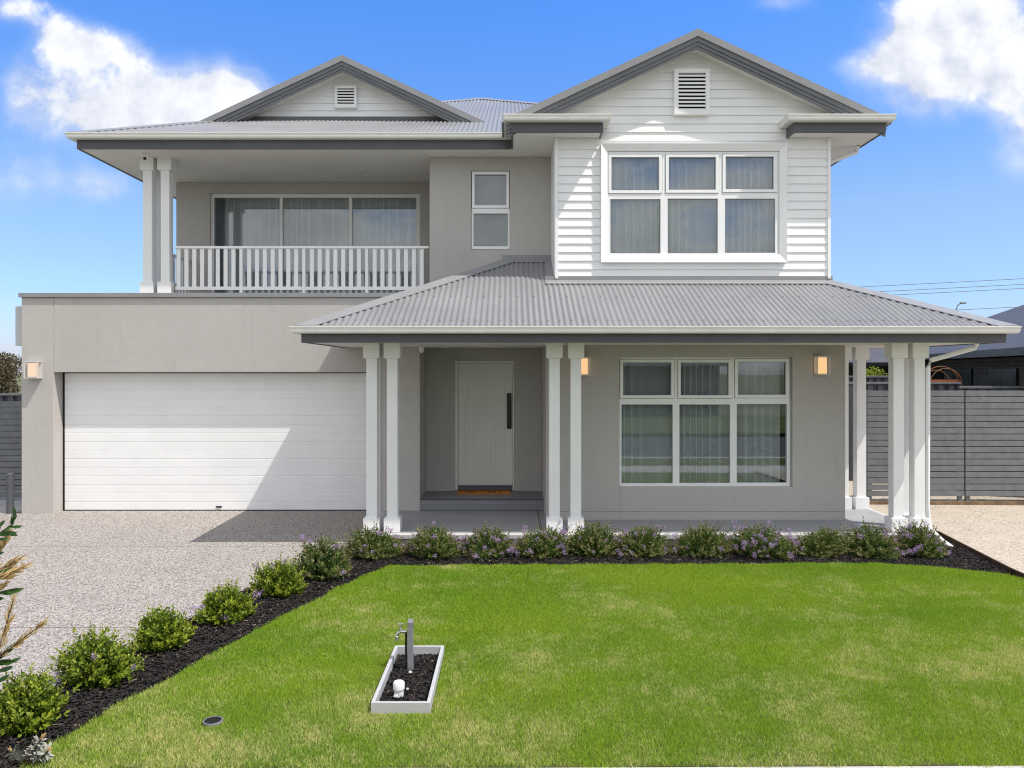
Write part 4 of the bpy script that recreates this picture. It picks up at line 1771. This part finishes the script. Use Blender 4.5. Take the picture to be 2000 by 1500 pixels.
bx, by_ = -3.62, 5.05
bzg = gz(by_)
def LP(px, py, dy=0.0):
    return np.array([PX(px, by_ + dy), by_ + dy, PZ(py, by_ + dy)])
def left_plant():
    rg = np.random.default_rng(21)
    t = thing('broad_leaf_shrub', (bx, by_, bzg), 'leafy shrub with orange young shoots at the left edge of the picture', 'shrub')
    m = MB()
    root = np.array([bx, by_, bzg])
    VO, VN = [], []
    shoots = [((-60, 1330), (-25, 1300), (86, 1216), 1), ((-70, 1340), (-8, 1290), (27, 1168), 1), ((-70, 1200), (-30, 1140), (50, 1106), 1),
              ((-70, 1190), (-25, 1125), (40, 1090), 1), ((-60, 1150), (-12, 1100), (13, 1042), 1), ((-80, 1100), (-60, 1010), (-30, 930), 0),
              ((-70, 1180), (-40, 1170), (6, 1140), 1), ((-70, 1360), (-40, 1330), (10, 1270), 0), ((-70, 1120), (-20, 1055), (26, 1022), 0)]
    for a, b, c, young in shoots:
        dy = rg.uniform(-.08, .08)
        A, B, C = LP(*a, dy), LP(*b, dy), LP(*c, dy)
        m.tube([root, (root + A) / 2 + np.array([-.03, 0, .05]), A, (A + B) / 2, B, B * .4 + C * .6, C], .010, 6, .003)
        for q in range(16):
            f_ = rg.uniform(.35, 1)
            p = root + (A - root) * f_
            d = rg.normal(0, 1, 3) + np.array([-.5, 0, .5])
            VO.append((p, d / np.linalg.norm(d), rg.uniform(.10, .15), .015))
        tg = (C - B) / np.linalg.norm(C - B)
        n = 46 if young else 8
        for q in range(n):
            u_ = rg.uniform(.15, 1.0)
            p = B + (C - B) * u_
            r = rg.normal(0, 1, 3)
            r -= tg * r.dot(tg)
            r /= np.linalg.norm(r)
            d = tg + r * (rg.uniform(.15, .5) if young else rg.uniform(.6, 1.1))
            d /= np.linalg.norm(d)
            L = rg.uniform(.07, .115) * (1.15 - .5 * u_) if young else rg.uniform(.10, .15)
            W = L * (.075 if young else .12)
            (VN if young else VO).append((p, d, L, W))
    for (a, b) in (((-12, 1120), (42, 1110)), ((-8, 1158), (47, 1149)), ((-6, 1298), (42, 1283)), ((-8, 1312), (26, 1302)), ((-12, 1336), (18, 1318)), ((-10, 1034), (10, 1016)),
                   ((-10, 1050), (20, 1052)), ((-25, 1175), (8, 1168)), ((-20, 1085), (8, 1078)), ((-20, 1300), (30, 1292))):
        A, B = LP(*a), LP(*b)
        L = np.linalg.norm(B - A)
        VO.append((A, (B - A) / L, L, L * .13))
        m.tube([root, (root + A) / 2, A], .006, 5, .003)
    m.build('stem', M['stem'], t)
    for nm, LV, mt in (('leaf', VO, 'leafold'), ('young_leaf', VN, 'leafnew')):
        rows = []
        for p, d, L, W in LV:
            s_ = np.cross(d, rg.normal(0, 1, 3) * .5 + np.array([0, -.8, .6]))
            s_ /= np.linalg.norm(s_)
            n_ = np.cross(d, s_)
            rows.append([(p + d * L * a_ + n_ * L * .09 * math.sin(a_ * 3) - s_ * W * w_, p + d * L * a_ + n_ * L * .09 * math.sin(a_ * 3) + s_ * W * w_)
                         for a_, w_ in zip((0, .25, .5, .78, 1), (.12, .7, 1, .75, .05))])
        V = np.array(rows).reshape(len(rows), 10, 3)
        base = (np.arange(len(rows)) * 10)[:, None]
        Fc = np.concatenate([base + np.array([[2 * i_, 2 * i_ + 1, 2 * i_ + 3, 2 * i_ + 2]]) for i_ in range(4)])
        np_mesh(nm, V.reshape(-1, 3), Fc, M[mt], t, {'rnd': np.repeat(rg.uniform(0, 1, len(rows)), 10), 'tip': np.tile(np.repeat([.1, .3, .5, .8, 1.0], 2), len(rows))})


left_plant()
px_, py_, pz_ = GP(52, 1496, 0)
broad_plant('silver_plant', (px_, py_, pz_), 'small silver leaved plant at the bottom left corner of the lawn', 'plant',
            [[(px_, py_, pz_), (px_ + .02, py_, pz_ + .05), (px_ + .05, py_, pz_ + .10), (px_ + .09, py_, pz_ + .17)],
             [(px_, py_, pz_), (px_ - .03, py_, pz_ + .03), (px_ - .06, py_, pz_ + .06), (px_ - .09, py_, pz_ + .09)],
             [(px_, py_, pz_), (px_ + .05, py_, pz_ + .03), (px_ + .10, py_, pz_ + .06), (px_ + .14, py_ - .02, pz_ + .10)]],
            5, ('leafgrey', 'leafnew'), .058, .12)

# ================================================================== LAWN FURNITURE
BX0, BX1, BY0, BY1 = -.973, -.563, 5.29, 6.39
zb_ = gz(5.8)
t = thing('planter_box', ((BX0 + BX1) / 2, (BY0 + BY1) / 2, zb_), 'long open box of weathered grey boards set in the lawn', 'planter box')
tt = .026
for (a, b, c, d) in ((BX0, BX1, BY0, BY0 + tt), (BX0, BX1, BY1 - tt, BY1), (BX0, BX0 + tt, BY0 + tt + .001, BY1 - tt - .001), (BX1 - tt, BX1, BY0 + tt + .001, BY1 - tt - .001)):
    m = MB()
    m.box(a, b, c, d, -.13, -.018)
    m.build('board', M['boxtimber'], t, bevel=.002)
sheet_m = MB()
sheet_m.face([(BX0 + tt, BY0 + tt, -.104), (BX1 - tt, BY0 + tt, -.104), (BX1 - tt, BY1 - tt, -.104), (BX0 + tt, BY1 - tt, -.104)])
o = sheet_m.build('soil', M['dirt'])
tag(o, 'dark soil filling the grey timber planter box', 'soil', kind='stuff')

# tap on a post
xp, yp = -.80, 6.05
t = thing('tap_post', (xp, yp, -.08), 'chrome garden tap on a short grey timber post in the planter box', 'garden tap')
m = MB()
m.hexa([(xp - .022, yp - .022, -.09), (xp + .022, yp - .022, -.09), (xp + .022, yp + .022, -.09), (xp - .022, yp + .022, -.09),
        (xp - .022, yp - .022, .29), (xp + .022, yp - .022, .29), (xp + .022, yp + .022, .31), (xp - .022, yp + .022, .31)])
m.build('post', M['posttimber'], t, bevel=.004)
m = MB()
m.tube([(xp - .034, yp - .008, -.08), (xp - .034, yp - .008, .19), (xp - .036, yp - .008, .215)], .009, 8)
m.build('riser_pipe', M['black'], t, smooth=True)
m = MB()
m.tube([(xp - .03, yp - .008, .215), (xp - .075, yp - .008, .216), (xp - .098, yp - .008, .205), (xp - .108, yp - .008, .175)], .011, 10)
m.lathe([(.016, 0), (.017, .03), (.013, .034)], (xp - .108, yp - .008, .148), 12)
m.lathe([(.013, 0), (.013, .02), (.008, .024), (.008, .05)], (xp - .078, yp - .008, .222), 12)
m.build('tap', M['chrome'], t, smooth=True)
m = MB()
m.box(xp - .105, xp - .05, yp - .014, yp - .002, .27, .281)
m.build('tap_handle', M['chrome'], t, bevel=.003)

xq, yq, _ = GP(779, 1355, .03)
t = thing('pipe_stub', (xq, yq, -.08), 'white capped plastic pipe standing in the planter mulch', 'pipe')
m = MB()
m.lathe([(.035, -.01), (.035, .055)], (xq, yq, -.08), 24)
m.build('pipe', M['pvc'], t, smooth=True)
m = MB()
m.lathe([(.042, .045), (.042, .088), (.036, .096), (.030, .092)], (xq, yq, -.08), 24)
m.box(xq - .024, xq + .024, yq - .006, yq + .006, .010, .022)
m.build('cap', M['pvc'], t, smooth=True)
for i, (dx, dy, s, lab) in enumerate(((.055, .05, .012, 'pale pebble right of the white pipe'), (.035, .36, .016, 'white pebble at the foot of the tap post'), (-.01, -.075, .02, 'white pebble in front of the white pipe'))):
    m = MB()
    m.lathe([(s * .5, -s * .5), (s, 0), (s * .7, s * .5), (s * .2, s * .65)], (xq + dx, yq + dy, -.058), 9)
    o = m.build('pebble', M['concrete'], None, smooth=True)
    tag(o, lab, 'pebble', 'pebbles in the planter box')

# drain grate in the lawn
t = thing('drain_grate', (DRX, DRY, DRZ), 'round black drain grate with pale rim set flush in the lawn', 'drain grate')
m = MB()
m.lathe([(.056, .004), (.056, .016), (.0635, .016), (.065, .0)], (DRX, DRY, DRZ), 32)
m.f = m.f[:-2]
m.build('rim', M['posttimber'], t, smooth=True)
m = MB()
for k in range(-3, 4):
    o_ = k * .0155
    hw = math.sqrt(max(.056 ** 2 - o_ ** 2, 0))
    m.box(DRX + o_ - .0028, DRX + o_ + .0028, DRY - hw, DRY + hw, DRZ + .006, DRZ + .015)
    m.box(DRX - hw, DRX + hw, DRY + o_ - .0028, DRY + o_ + .0028, DRZ + .0065, DRZ + .0145)
m.build('grid', M['black'], t)
m = MB()
m.lathe([(.057, -.004), (.057, .001)], (DRX, DRY, DRZ), 24)
m.build('pit', M['seal'], t)

# ================================================================== FENCES
def slat_fence(name, x0, x1, Y, z0, z1, pitch, label, cat, gap=.013, posts=()):
    t = thing(name, ((x0 + x1) / 2, Y, 0), label, cat, 'grey slat screens beside the house')
    m = MB()
    n = int((z1 - z0) / pitch)
    for i in range(n):
        a = z1 - pitch * (i + 1) + gap
        b = z1 - pitch * i
        m.box(x0, x1, Y, Y + .016, a, b)
    m.build('slat_panel', M['slat'], t, bevel=.002)
    for p in posts:
        m = MB()
        m.box(p - .032, p + .032, Y + .018, Y + .07, z0 - .05, z1)
        m.build('post', M['slat'], t)
    return t


YF = 12.83
zt_ = PZ(763, YF)
slat_fence('slat_gate', PX(1694, YF), PX(1883, YF), YF, .08, zt_, .1045, 'grey slat gate between the porch columns and the slat fence', 'gate', posts=(PX(1700, YF), PX(1877, YF)))
slat_fence('slat_fence', PX(1886, YF), 11.5, YF, .08, zt_, .1045, 'grey horizontal slat fence running off the right edge of the picture', 'fence', posts=(PX(1892, YF), 9.2, 11.4))
m = MB()
m.box(PX(1683, YF), PX(1693, YF), YF - .01, YF + .08, 0, zt_ + .005)
o = m.build('gate_post', M['slat'], None, bevel=.003)
tag(o, 'grey gate post behind the rear porch columns', 'post')
m = MB()
m.box(4.9, 11.5, YF - .02, YF + .03, 0.0, .075)
o = m.build('timber_sleeper', M['sleeper'])
tag(o, 'long brown timber sleeper under the grey slat gate and fence', 'sleeper')
slat_fence('slat_fence', -13.5, -7.77, 13.3, .02, PZ(784, 13.3), .1045, 'dark slat fence left of the garage, half in shade', 'fence', posts=(-8.16, -10, -12))


def steel_fence(x0, x1, Y, z1, label):
    t = thing('steel_fence', ((x0 + x1) / 2, Y, 0), label, 'fence', 'ribbed steel boundary fences')
    m = MB()
    n = int((x1 - x0) / .2)
    xs = []
    for i in range(n + 1):
        a = x0 + (x1 - x0) * i / max(1, n)
        xs += [(a, 0), (a + .06, 0), (a + .08, .035), (a + .15, .035), (a + .17, 0)]
    xs = [(min(a, x1), d) for a, d in xs]
    for (a, d), (b, e) in zip(xs[:-1], xs[1:]):
        if b - a > 1e-5:
            m.face([(a, Y + d, -.05), (b, Y + e, -.05), (b, Y + e, z1 - .03), (a, Y + d, z1 - .03)])
    m.build('sheet', M['fence'], t)
    m = MB()
    m.box(x0, x1, Y - .012, Y + .05, z1 - .045, z1)
    m.build('top_rail', M['slat'], t, bevel=.003)
    return t


steel_fence(PX(1600, 15.5), PX(1877, 15.5), 15.5, PZ(746, 15.5), 'dark ribbed steel fence seen over the slat gate below the orange hoops')
steel_fence(PX(1874, 14.3), 13.5, 14.3, PZ(754, 14.3), 'dark ribbed steel fence seen over the slat fence at the right edge')
steel_fence(PX(1640, 20), PX(1760, 20), 20, PZ(734, 20), 'farther steel fence seen between the right porch columns under bright foliage')
steel_fence(-18, PX(60, 15), 15, PZ(768, 15), 'dark steel fence behind the slats left of the garage')

# bollard on the left
xb_, yb3 = PX(20, 12.2), 12.2
t = thing('bollard', (xb_, yb3, 0), 'short grey pipe bollard left of the garage pier', 'bollard')
m = MB()
m.lathe([(.055, -.05), (.055, .60)], (xb_, yb3, 0), 20)
m.build('tube', M['bollard'], t, smooth=True)
m = MB()
m.lathe([(.058, .595), (.058, .62), (.045, .632)], (xb_, yb3, 0), 20)
m.build('cap', M['bollard'], t, smooth=True)

# ================================================================== NEIGHBOUR (right)
A_, B_ = Vector((9.2, 13.2)), Vector((13.8, 30.0))
NB = thing('neighbour_house', (11.5, 21, 0), 'single storey dark brick house with dark roof beyond the right fences', 'house')
dv = (B_ - A_).normalized()
pv = Vector((dv.y, -dv.x))
def W(u, w, z):
    q = A_ + dv * u + pv * w
    return (q.x, q.y, z)


LN = (B_ - A_).length
zE = 2.56
m = MB()
m.hexa([W(.4, .55, -.05), W(LN - .4, .55, -.05), W(LN - .4, 9, -.05), W(.4, 9, -.05), W(.4, .55, zE - .02), W(LN - .4, .55, zE - .02), W(LN - .4, 9, zE - .02), W(.4, 9, zE - .02)])
m.build('wall', M['nbrick'], NB)
m = MB()
h = 4.75
m.face([W(0, 0, zE + .12), W(LN, 0, zE + .12), W(LN - h, h, zE + .12 + .42 * h), W(h, h, zE + .12 + .42 * h)])
m.face([W(LN, 0, zE + .12), W(LN, 2 * h, zE + .12), W(LN - h, h, zE + .12 + .42 * h)])
m.face([W(0, 0, zE + .12), W(h, h, zE + .12 + .42 * h), W(0, 2 * h, zE + .12)])
m.face([W(0, 2 * h, zE + .12), W(h, h, zE + .12 + .42 * h), W(LN - h, h, zE + .12 + .42 * h), W(LN, 2 * h, zE + .12)])
m.face([W(0, 0, zE), W(LN, 0, zE), W(LN, 2 * h, zE), W(0, 2 * h, zE)])
NR = m.build('roof', M['nroof'], NB)
m = MB()
m.hexa([W(-.05, -.1, zE - .02), W(LN, -.1, zE - .02), W(LN, .02, zE - .02), W(-.05, .02, zE - .02), W(-.05, -.1, zE + .13), W(LN, -.1, zE + .13), W(LN, .02, zE + .13), W(-.05, .02, zE + .13)])
m.build('gutter', M['ngutter'], NR)
for u0, u1 in ((1.2, 2.4), (3.0, 4.7), (6.0, 7.6), (8.6, 10.6), (12.2, 14.2)):
    m = MB()
    m.hexa([W(u0, .50, .75), W(u1, .50, .75), W(u1, .55, .75), W(u0, .55, .75), W(u0, .50, 2.3), W(u1, .50, 2.3), W(u1, .55, 2.3), W(u0, .55, 2.3)])
    wf = m.build('window', M['ngutter'], NB)
    m = MB()
    a, b = u0 + .08, u1 - .08
    mid = (a + b) / 2
    for p, q in ((a, mid - .03), (mid + .03, b)):
        m.face([W(p, .494, .83), W(q, .494, .83), W(q, .494, 2.22), W(p, .494, 2.22)])
    m.build('pane', M['pvcgrey'] if False else M['glassdark'] if 'glassdark' in M else M['black'], wf)

m = MB()
m.box(10.2, 13.2, 24.3, 30, -.05, 2.45)
m.build('wing_wall', M['nbrick'], NB)
m = MB()
m.hexa([(9.6, 23.7, 2.42), (13.6, 23.7, 2.42), (13.6, 30.5, 2.42), (9.6, 30.5, 2.42), (11.6, 26.2, 3.3), (13.5, 26.2, 3.3), (13.5, 28, 3.3), (11.6, 28, 3.3)])
WR = m.build('wing_roof', M['nroof'], NB)
m = MB()
m.box(9.55, 13.6, 23.58, 23.695, 2.38, 2.50)
m.build('gutter', M['ngutter'], WR)
# garden hoops and plank
t = thing('garden_hoop', (PX(1850, 16.5), 16.5, 0), 'copper coloured wire hoops over an orange plank beyond the steel fence', 'garden hoops')
m = MB()
cx = PX(1848, 16.5)
for i, r in enumerate((.34, .39, .30)):
    pts = [(cx + .03 * i + r * math.cos(a), 16.5 + .25 * i, 1.98 + r * .95 * math.sin(a)) for a in np.linspace(0, math.pi, 15)]
    pts = [(pts[0][0], pts[0][1], 0)] + pts + [(pts[-1][0], pts[-1][1], 0)]
    m.tube(pts, .008, 5)
m.build('hoop', M['copper'], t)
m = MB()
m.box(cx - .33, cx + .38, 16.6, 16.65, 1.94, 2.06)
m.box(cx - .30, cx - .26, 16.65, 16.7, 0, 2.0)
m.box(cx + .28, cx + .32, 16.65, 16.7, 0, 2.0)
m.build('plank', M['plank'], t)


def leaf_ball(rg, c, r, n, L, squash=1.0):
    d = norm(rg.normal(0, 1, (n, 3)))
    rad = r * rg.uniform(.35, 1, n) ** .6
    p = np.array(c) + d * rad[:, None] * np.array([1, 1, squash])
    dd = norm(d * .5 + rg.normal(0, 1, (n, 3)) + np.array([0, 0, -.2]))
    s = norm(np.cross(dd, rg.normal(0, 1, (n, 3))))
    sz = L * rg.uniform(.6, 1.2, n)
    return leaves_np(p, dd, s, sz, sz * .28), np.clip(rad / r, 0, 1)


def tree(name, loc, h, r, label, mat, seed, blobs, n, L, group=None, cat='tree'):
    rg = np.random.default_rng(seed)
    t = thing(name, loc, label, cat, group)
    m = MB()
    th = h - r * 1.1
    base = Vector(loc)
    m.tube([base + Vector((0, 0, -.1)), base + Vector((.05 * r, 0, th * .5)), base + Vector((0, .05 * r, th))], .05 * h * .6, 8, .025 * h)
    cs = []
    for i in range(blobs):
        d = rg.normal(0, 1, 3)
        d /= np.linalg.norm(d)
        c = np.array(loc) + np.array([0, 0, h - r]) + d * np.array([r * .62, r * .62, r * .5])
        cs.append(c)
        m.tube([base + Vector((0, 0, th * .85)), (base + Vector((0, 0, th)) + Vector(c)) / 2, Vector(c)], .02 * h, 5, .006 * h)
    m.build('trunk', M['bark'], t, smooth=True)
    Vs, Ts = [], []
    for c in cs:
        V, tp = leaf_ball(rg, c, r * rg.uniform(.32, .55), n // blobs, L, .8)
        Vs.append(V)
        Ts.append(tp)
    V = np.concatenate(Vs)
    k = len(V)
    np_mesh('crown', V.reshape(-1, 3), np.arange(k * 4).reshape(k, 4), M[mat], t,
            {'tip': np.repeat(np.concatenate(Ts) * .9, 4), 'rnd': np.repeat(rg.uniform(0, 1, k), 4)})
    return t


tree('gum_tree', (PX(-4, 42), 42, 0), PZ(678, 42), 1.6, 'brown green gum tree behind the fence at the left edge', 'leafgum', 4, 16, 9000, .16)
tree('bushy_shrub', (PX(1703, 21.5), 21.5, 0), PZ(708, 21.5), .55, 'bright yellow green bush glimpsed between the right porch columns', 'leafyel', 6, 8, 2200, .07, cat='bush')

# power lines and a street light far behind on the right
def cable(p0, p1, sag, label):
    m = MB()
    pts = []
    for i in range(25):
        q = i / 24
        pts.append((p0[0] + (p1[0] - p0[0]) * q, p0[1] + (p1[1] - p0[1]) * q, p0[2] + (p1[2] - p0[2]) * q - sag * 4 * q * (1 - q)))
    m.tube(pts, .022, 5)
    o = m.build('power_line', M['cable'], None)
    tag(o, label, 'power line', 'overhead power lines right of the house')


Yp = 70
for ya, yb4, lab in ((562, 545, 'topmost overhead power line above the right end of the porch roof'), (573, 556, 'second overhead power line from the top, right of the house'),
                     (581, 564, 'third overhead power line from the top, right of the house'), (607, 601, 'lowest overhead power line, just above the neighbouring roof')):
    cable((PX(300, Yp), Yp, PZ(ya + 14 + 36, Yp)), (PX(2150, Yp - 8), Yp - 8, PZ(yb4 - 9, Yp - 8)), .3, lab)
xs_, ys_ = PX(1868, 62), 62
t = thing('street_light', (xs_, ys_, 0), 'small street light on a thin pole above the neighbouring roof', 'street light')
m = MB()
m.tube([(xs_, ys_, 0), (xs_, ys_, PZ(603, ys_)), (xs_ + .12, ys_, PZ(596, ys_)), (xs_ + .4, ys_, PZ(592, ys_))], .07, 8, .04)
m.build('pole', M['pvcgrey'], t, smooth=True)
m = MB()
m.box(xs_ + .3, xs_ + .75, ys_ - .12, ys_ + .12, PZ(593.5, ys_), PZ(590, ys_))
m.build('lantern', M['pvcgrey'], t, bevel=.03)

# house across the street: what the porch window mirrors
OP = thing('opposite_house', (4, -22, 0), 'plain brick house across the street mirrored in the porch window', 'house')
m = MB()
m.box(-6, 12, -30, -22, -.4, 2.5)
m.build('wall', M['nbrick'], OP)
m = MB()
m.hexa([(-6.6, -30.6, 2.5), (12.6, -30.6, 2.5), (12.6, -21.4, 2.5), (-6.6, -21.4, 2.5), (-2, -26.2, 4.6), (8, -26.2, 4.6), (8, -25.8, 4.6), (-2, -25.8, 4.6)])
m.build('roof', M['nroof'], OP)
m = MB()
m.box(-4, .8, -22, -21.95, -.3, 1.9)
m.build('garage_door', M['metalbox'], OP)
m = MB()
m.box(4, 6.4, -22, -21.95, .5, 1.9)
m.build('window', M['black'], OP)
sheet('opposite_verge', [(-60, -22), (60, -22), (60, -7.2), (-60, -7.2)], M['lawnbase'], .0).location.z = .12

# ================================================================== LIGHT, SKY, CAMERA
SUN_TO = Vector((.55, -.275, 1.0)).normalized()
el = math.asin(SUN_TO.z)
az = math.atan2(SUN_TO.x, SUN_TO.y)
ld = bpy.data.lights.new('sun', 'SUN')
ld.energy = 4.0
ld.angle = math.radians(.53)
ld.color = (1.0, .955, .89)
lo = bpy.data.objects.new('sun', ld)
COL.objects.link(lo)
lo.location = SUN_TO * 60
lo.rotation_euler = SUN_TO.to_track_quat('Z', 'Y').to_euler()

wd = bpy.data.worlds.new('World')
SC.world = wd
wd.use_nodes = True
nt = wd.node_tree
for n in list(nt.nodes):
    nt.nodes.remove(n)
T = NT(nt)
out = nt.nodes.new('ShaderNodeOutputWorld')
bg = nt.nodes.new('ShaderNodeBackground')
sky = nt.nodes.new('ShaderNodeTexSky')
sky.sky_type = 'NISHITA'
sky.sun_disc = False
sky.sun_elevation = el
sky.sun_rotation = az
sky.altitude = 0
sky.air_density = 1.0
sky.dust_density = .4
sky.ozone_density = 2.0
hs = nt.nodes.new('ShaderNodeHueSaturation')
hs.inputs['Saturation'].default_value = 1.15
hs.inputs['Value'].default_value = 1.0
T.link(sky.outputs[0], hs.inputs['Color'])
tc = T.n('ShaderNodeTexCoord')
dirv = tc.outputs['Generated']
sp = T.n('ShaderNodeSeparateXYZ')
T.link(dirv, sp.inputs[0])
yy = T.math('MAXIMUM', sp.outputs[1], .08)
u = T.math('DIVIDE', sp.outputs[0], yy)
v = T.math('DIVIDE', sp.outputs[2], yy)
cb = T.n('ShaderNodeCombineXYZ')
T.link(u, cb.inputs[0])
T.link(v, cb.inputs[1])
uv = cb.outputs[0]
blobs = [(395, 190, 110, 58, 1.0), (300, 220, 120, 42, .85), (475, 180, 60, 35, .7), (120, 65, 45, 32, .65), (190, 95, 58, 32, .75), (35, 175, 45, 60, .5),
         (265, 130, 30, 45, .5), (165, 190, 90, 50, .42), (220, 245, 150, 30, .6), (28, 14, 48, 26, .62), (30, 345, 120, 50, .46), (205, 365, 60, 28, .42),
         (1940, 45, 130, 90, 1.1), (1850, 80, 95, 70, .85), (1805, 140, 80, 50, .55), (1698, 125, 55, 30, .5), (1790, 210, 90, 35, .35), (2000, 265, 50, 60, .85), (1965, 175, 60, 40, .5), (1520, 2, 70, 20, .42)]
acc = None
for (cx, cy, rx, ry, w) in blobs:
    du = T.math('MULTIPLY', T.math('SUBTRACT', u, (cx - 1000) / F), F / rx)
    dv_ = T.math('MULTIPLY', T.math('SUBTRACT', v, (722 - cy) / F), F / ry)
    r2 = T.math('ADD', T.math('MULTIPLY', du, du), T.math('MULTIPLY', dv_, dv_))
    gss = T.math('MULTIPLY', T.math('POWER', 2.718, T.math('MULTIPLY', r2, -.75)), w)
    acc = gss if acc is None else T.math('ADD', acc, gss)
def cloud_density(vec):
    a_ = T.noise(vec, 11.0, 10, .56, .1)
    b_ = T.noise(vec, 4.0, 3, .5, .2)
    q_ = T.math('ADD', acc, T.math('MULTIPLY', T.math('SUBTRACT', a_, .5), 2.3))
    return T.math('ADD', q_, T.math('MULTIPLY', T.math('SUBTRACT', b_, .5), .9))


den = cloud_density(uv)
off = T.n('ShaderNodeVectorMath', operation='ADD')
T.link(uv, off.inputs[0])
off.inputs[1].default_value = (.018, .022, 0)
den2 = cloud_density(off.outputs[0])
core = T.math('MULTIPLY', T.remap(den, .36, .84, 0, 1, True), T.remap(acc, .04, .2))
veil = T.math('MULTIPLY', T.remap(den, -.20, .80, 0, 1, True), T.remap(acc, .08, .5, 0, .58))
mask_f = T.math('MAXIMUM', core, veil)
mask_f = T.math('MULTIPLY', mask_f, T.remap(sp.outputs[1], .1, .25))
# cloudy sky behind the camera; overhead clouds added out of view for neutral fill
nr = T.noise(T.scale(dirv, (1, 1, 2.2)), 4.0, 7, .58, .3)
mask_r = T.remap(nr, .32, .50, 0, 1, True)
mask_r = T.math('MULTIPLY', mask_r, T.math('MAXIMUM', T.remap(sp.outputs[1], .15, -.2), T.remap(sp.outputs[2], .62, .8)))
mask = T.math('MAXIMUM', mask_f, mask_r)
shade = T.math('SUBTRACT', den, den2)     # sunlit edges towards the sun, greyer bases away from it
cc = T.mix(T.remap(shade, -.32, .32), (4.7, 5.0, 5.8), (6.9, 7.0, 7.2))
rear = T.mix(T.remap(nr, .45, .75), (8.6, 8.6, 8.6), (3.6, 3.7, 3.9))
cc = T.mix(T.remap(sp.outputs[1], .1, -.1), cc, rear)
tint = nt.nodes.new('ShaderNodeValToRGB')
T.link(sp.outputs[2], tint.inputs[0])
cr = tint.color_ramp
for k_, (p_, c_) in enumerate(((0.0, (.52, .55, .86)), (.09, (.62, .70, .92)), (.20, (.86, .84, .92)), (.42, (.60, .93, 1.36)), (1.0, (.70, .95, 1.25)))):
    e_ = cr.elements[k_] if k_ < 2 else cr.elements.new(p_)
    e_.position = p_
    e_.color = (*[x_ / 1.4 for x_ in c_], 1)
clear = T.mix(1.0, hs.outputs[0], tint.outputs[0], 'MULTIPLY')
clear = T.mix(1.0, clear, (1.80, 1.80, 1.82), 'MULTIPLY')
colr = T.mix(mask, clear, cc)
T.link(colr, bg.inputs['Color'])
bg.inputs['Strength'].default_value = .13
T.link(bg.outputs[0], out.inputs['Surface'])

cam = bpy.data.cameras.new('camera')
cam.sensor_width = 36
cam.lens = 36 * F / 2000
cam.shift_y = -28 / 2000
cam.clip_start = .05
cam.clip_end = 2000
co = bpy.data.objects.new('camera', cam)
COL.objects.link(co)
co.location = (0, 0, E)
co.rotation_euler = (math.radians(90), 0, 0)
SC.camera = co

SC.view_settings.view_transform = 'Standard'
SC.view_settings.look = 'None'
SC.view_settings.exposure = .22
SC.view_settings.gamma = 1
SC.cycles.pixel_filter_type = 'BLACKMAN_HARRIS'
SC.cycles.filter_width = 1.1
SC.cycles.sample_clamp_indirect = 6
SC.cycles.max_bounces = 8
SC.cycles.transparent_max_bounces = 12
SC.cycles.use_denoising = True
SC.cycles.denoising_input_passes = 'RGB_ALBEDO_NORMAL'
SC.cycles.denoising_prefilter = 'ACCURATE'
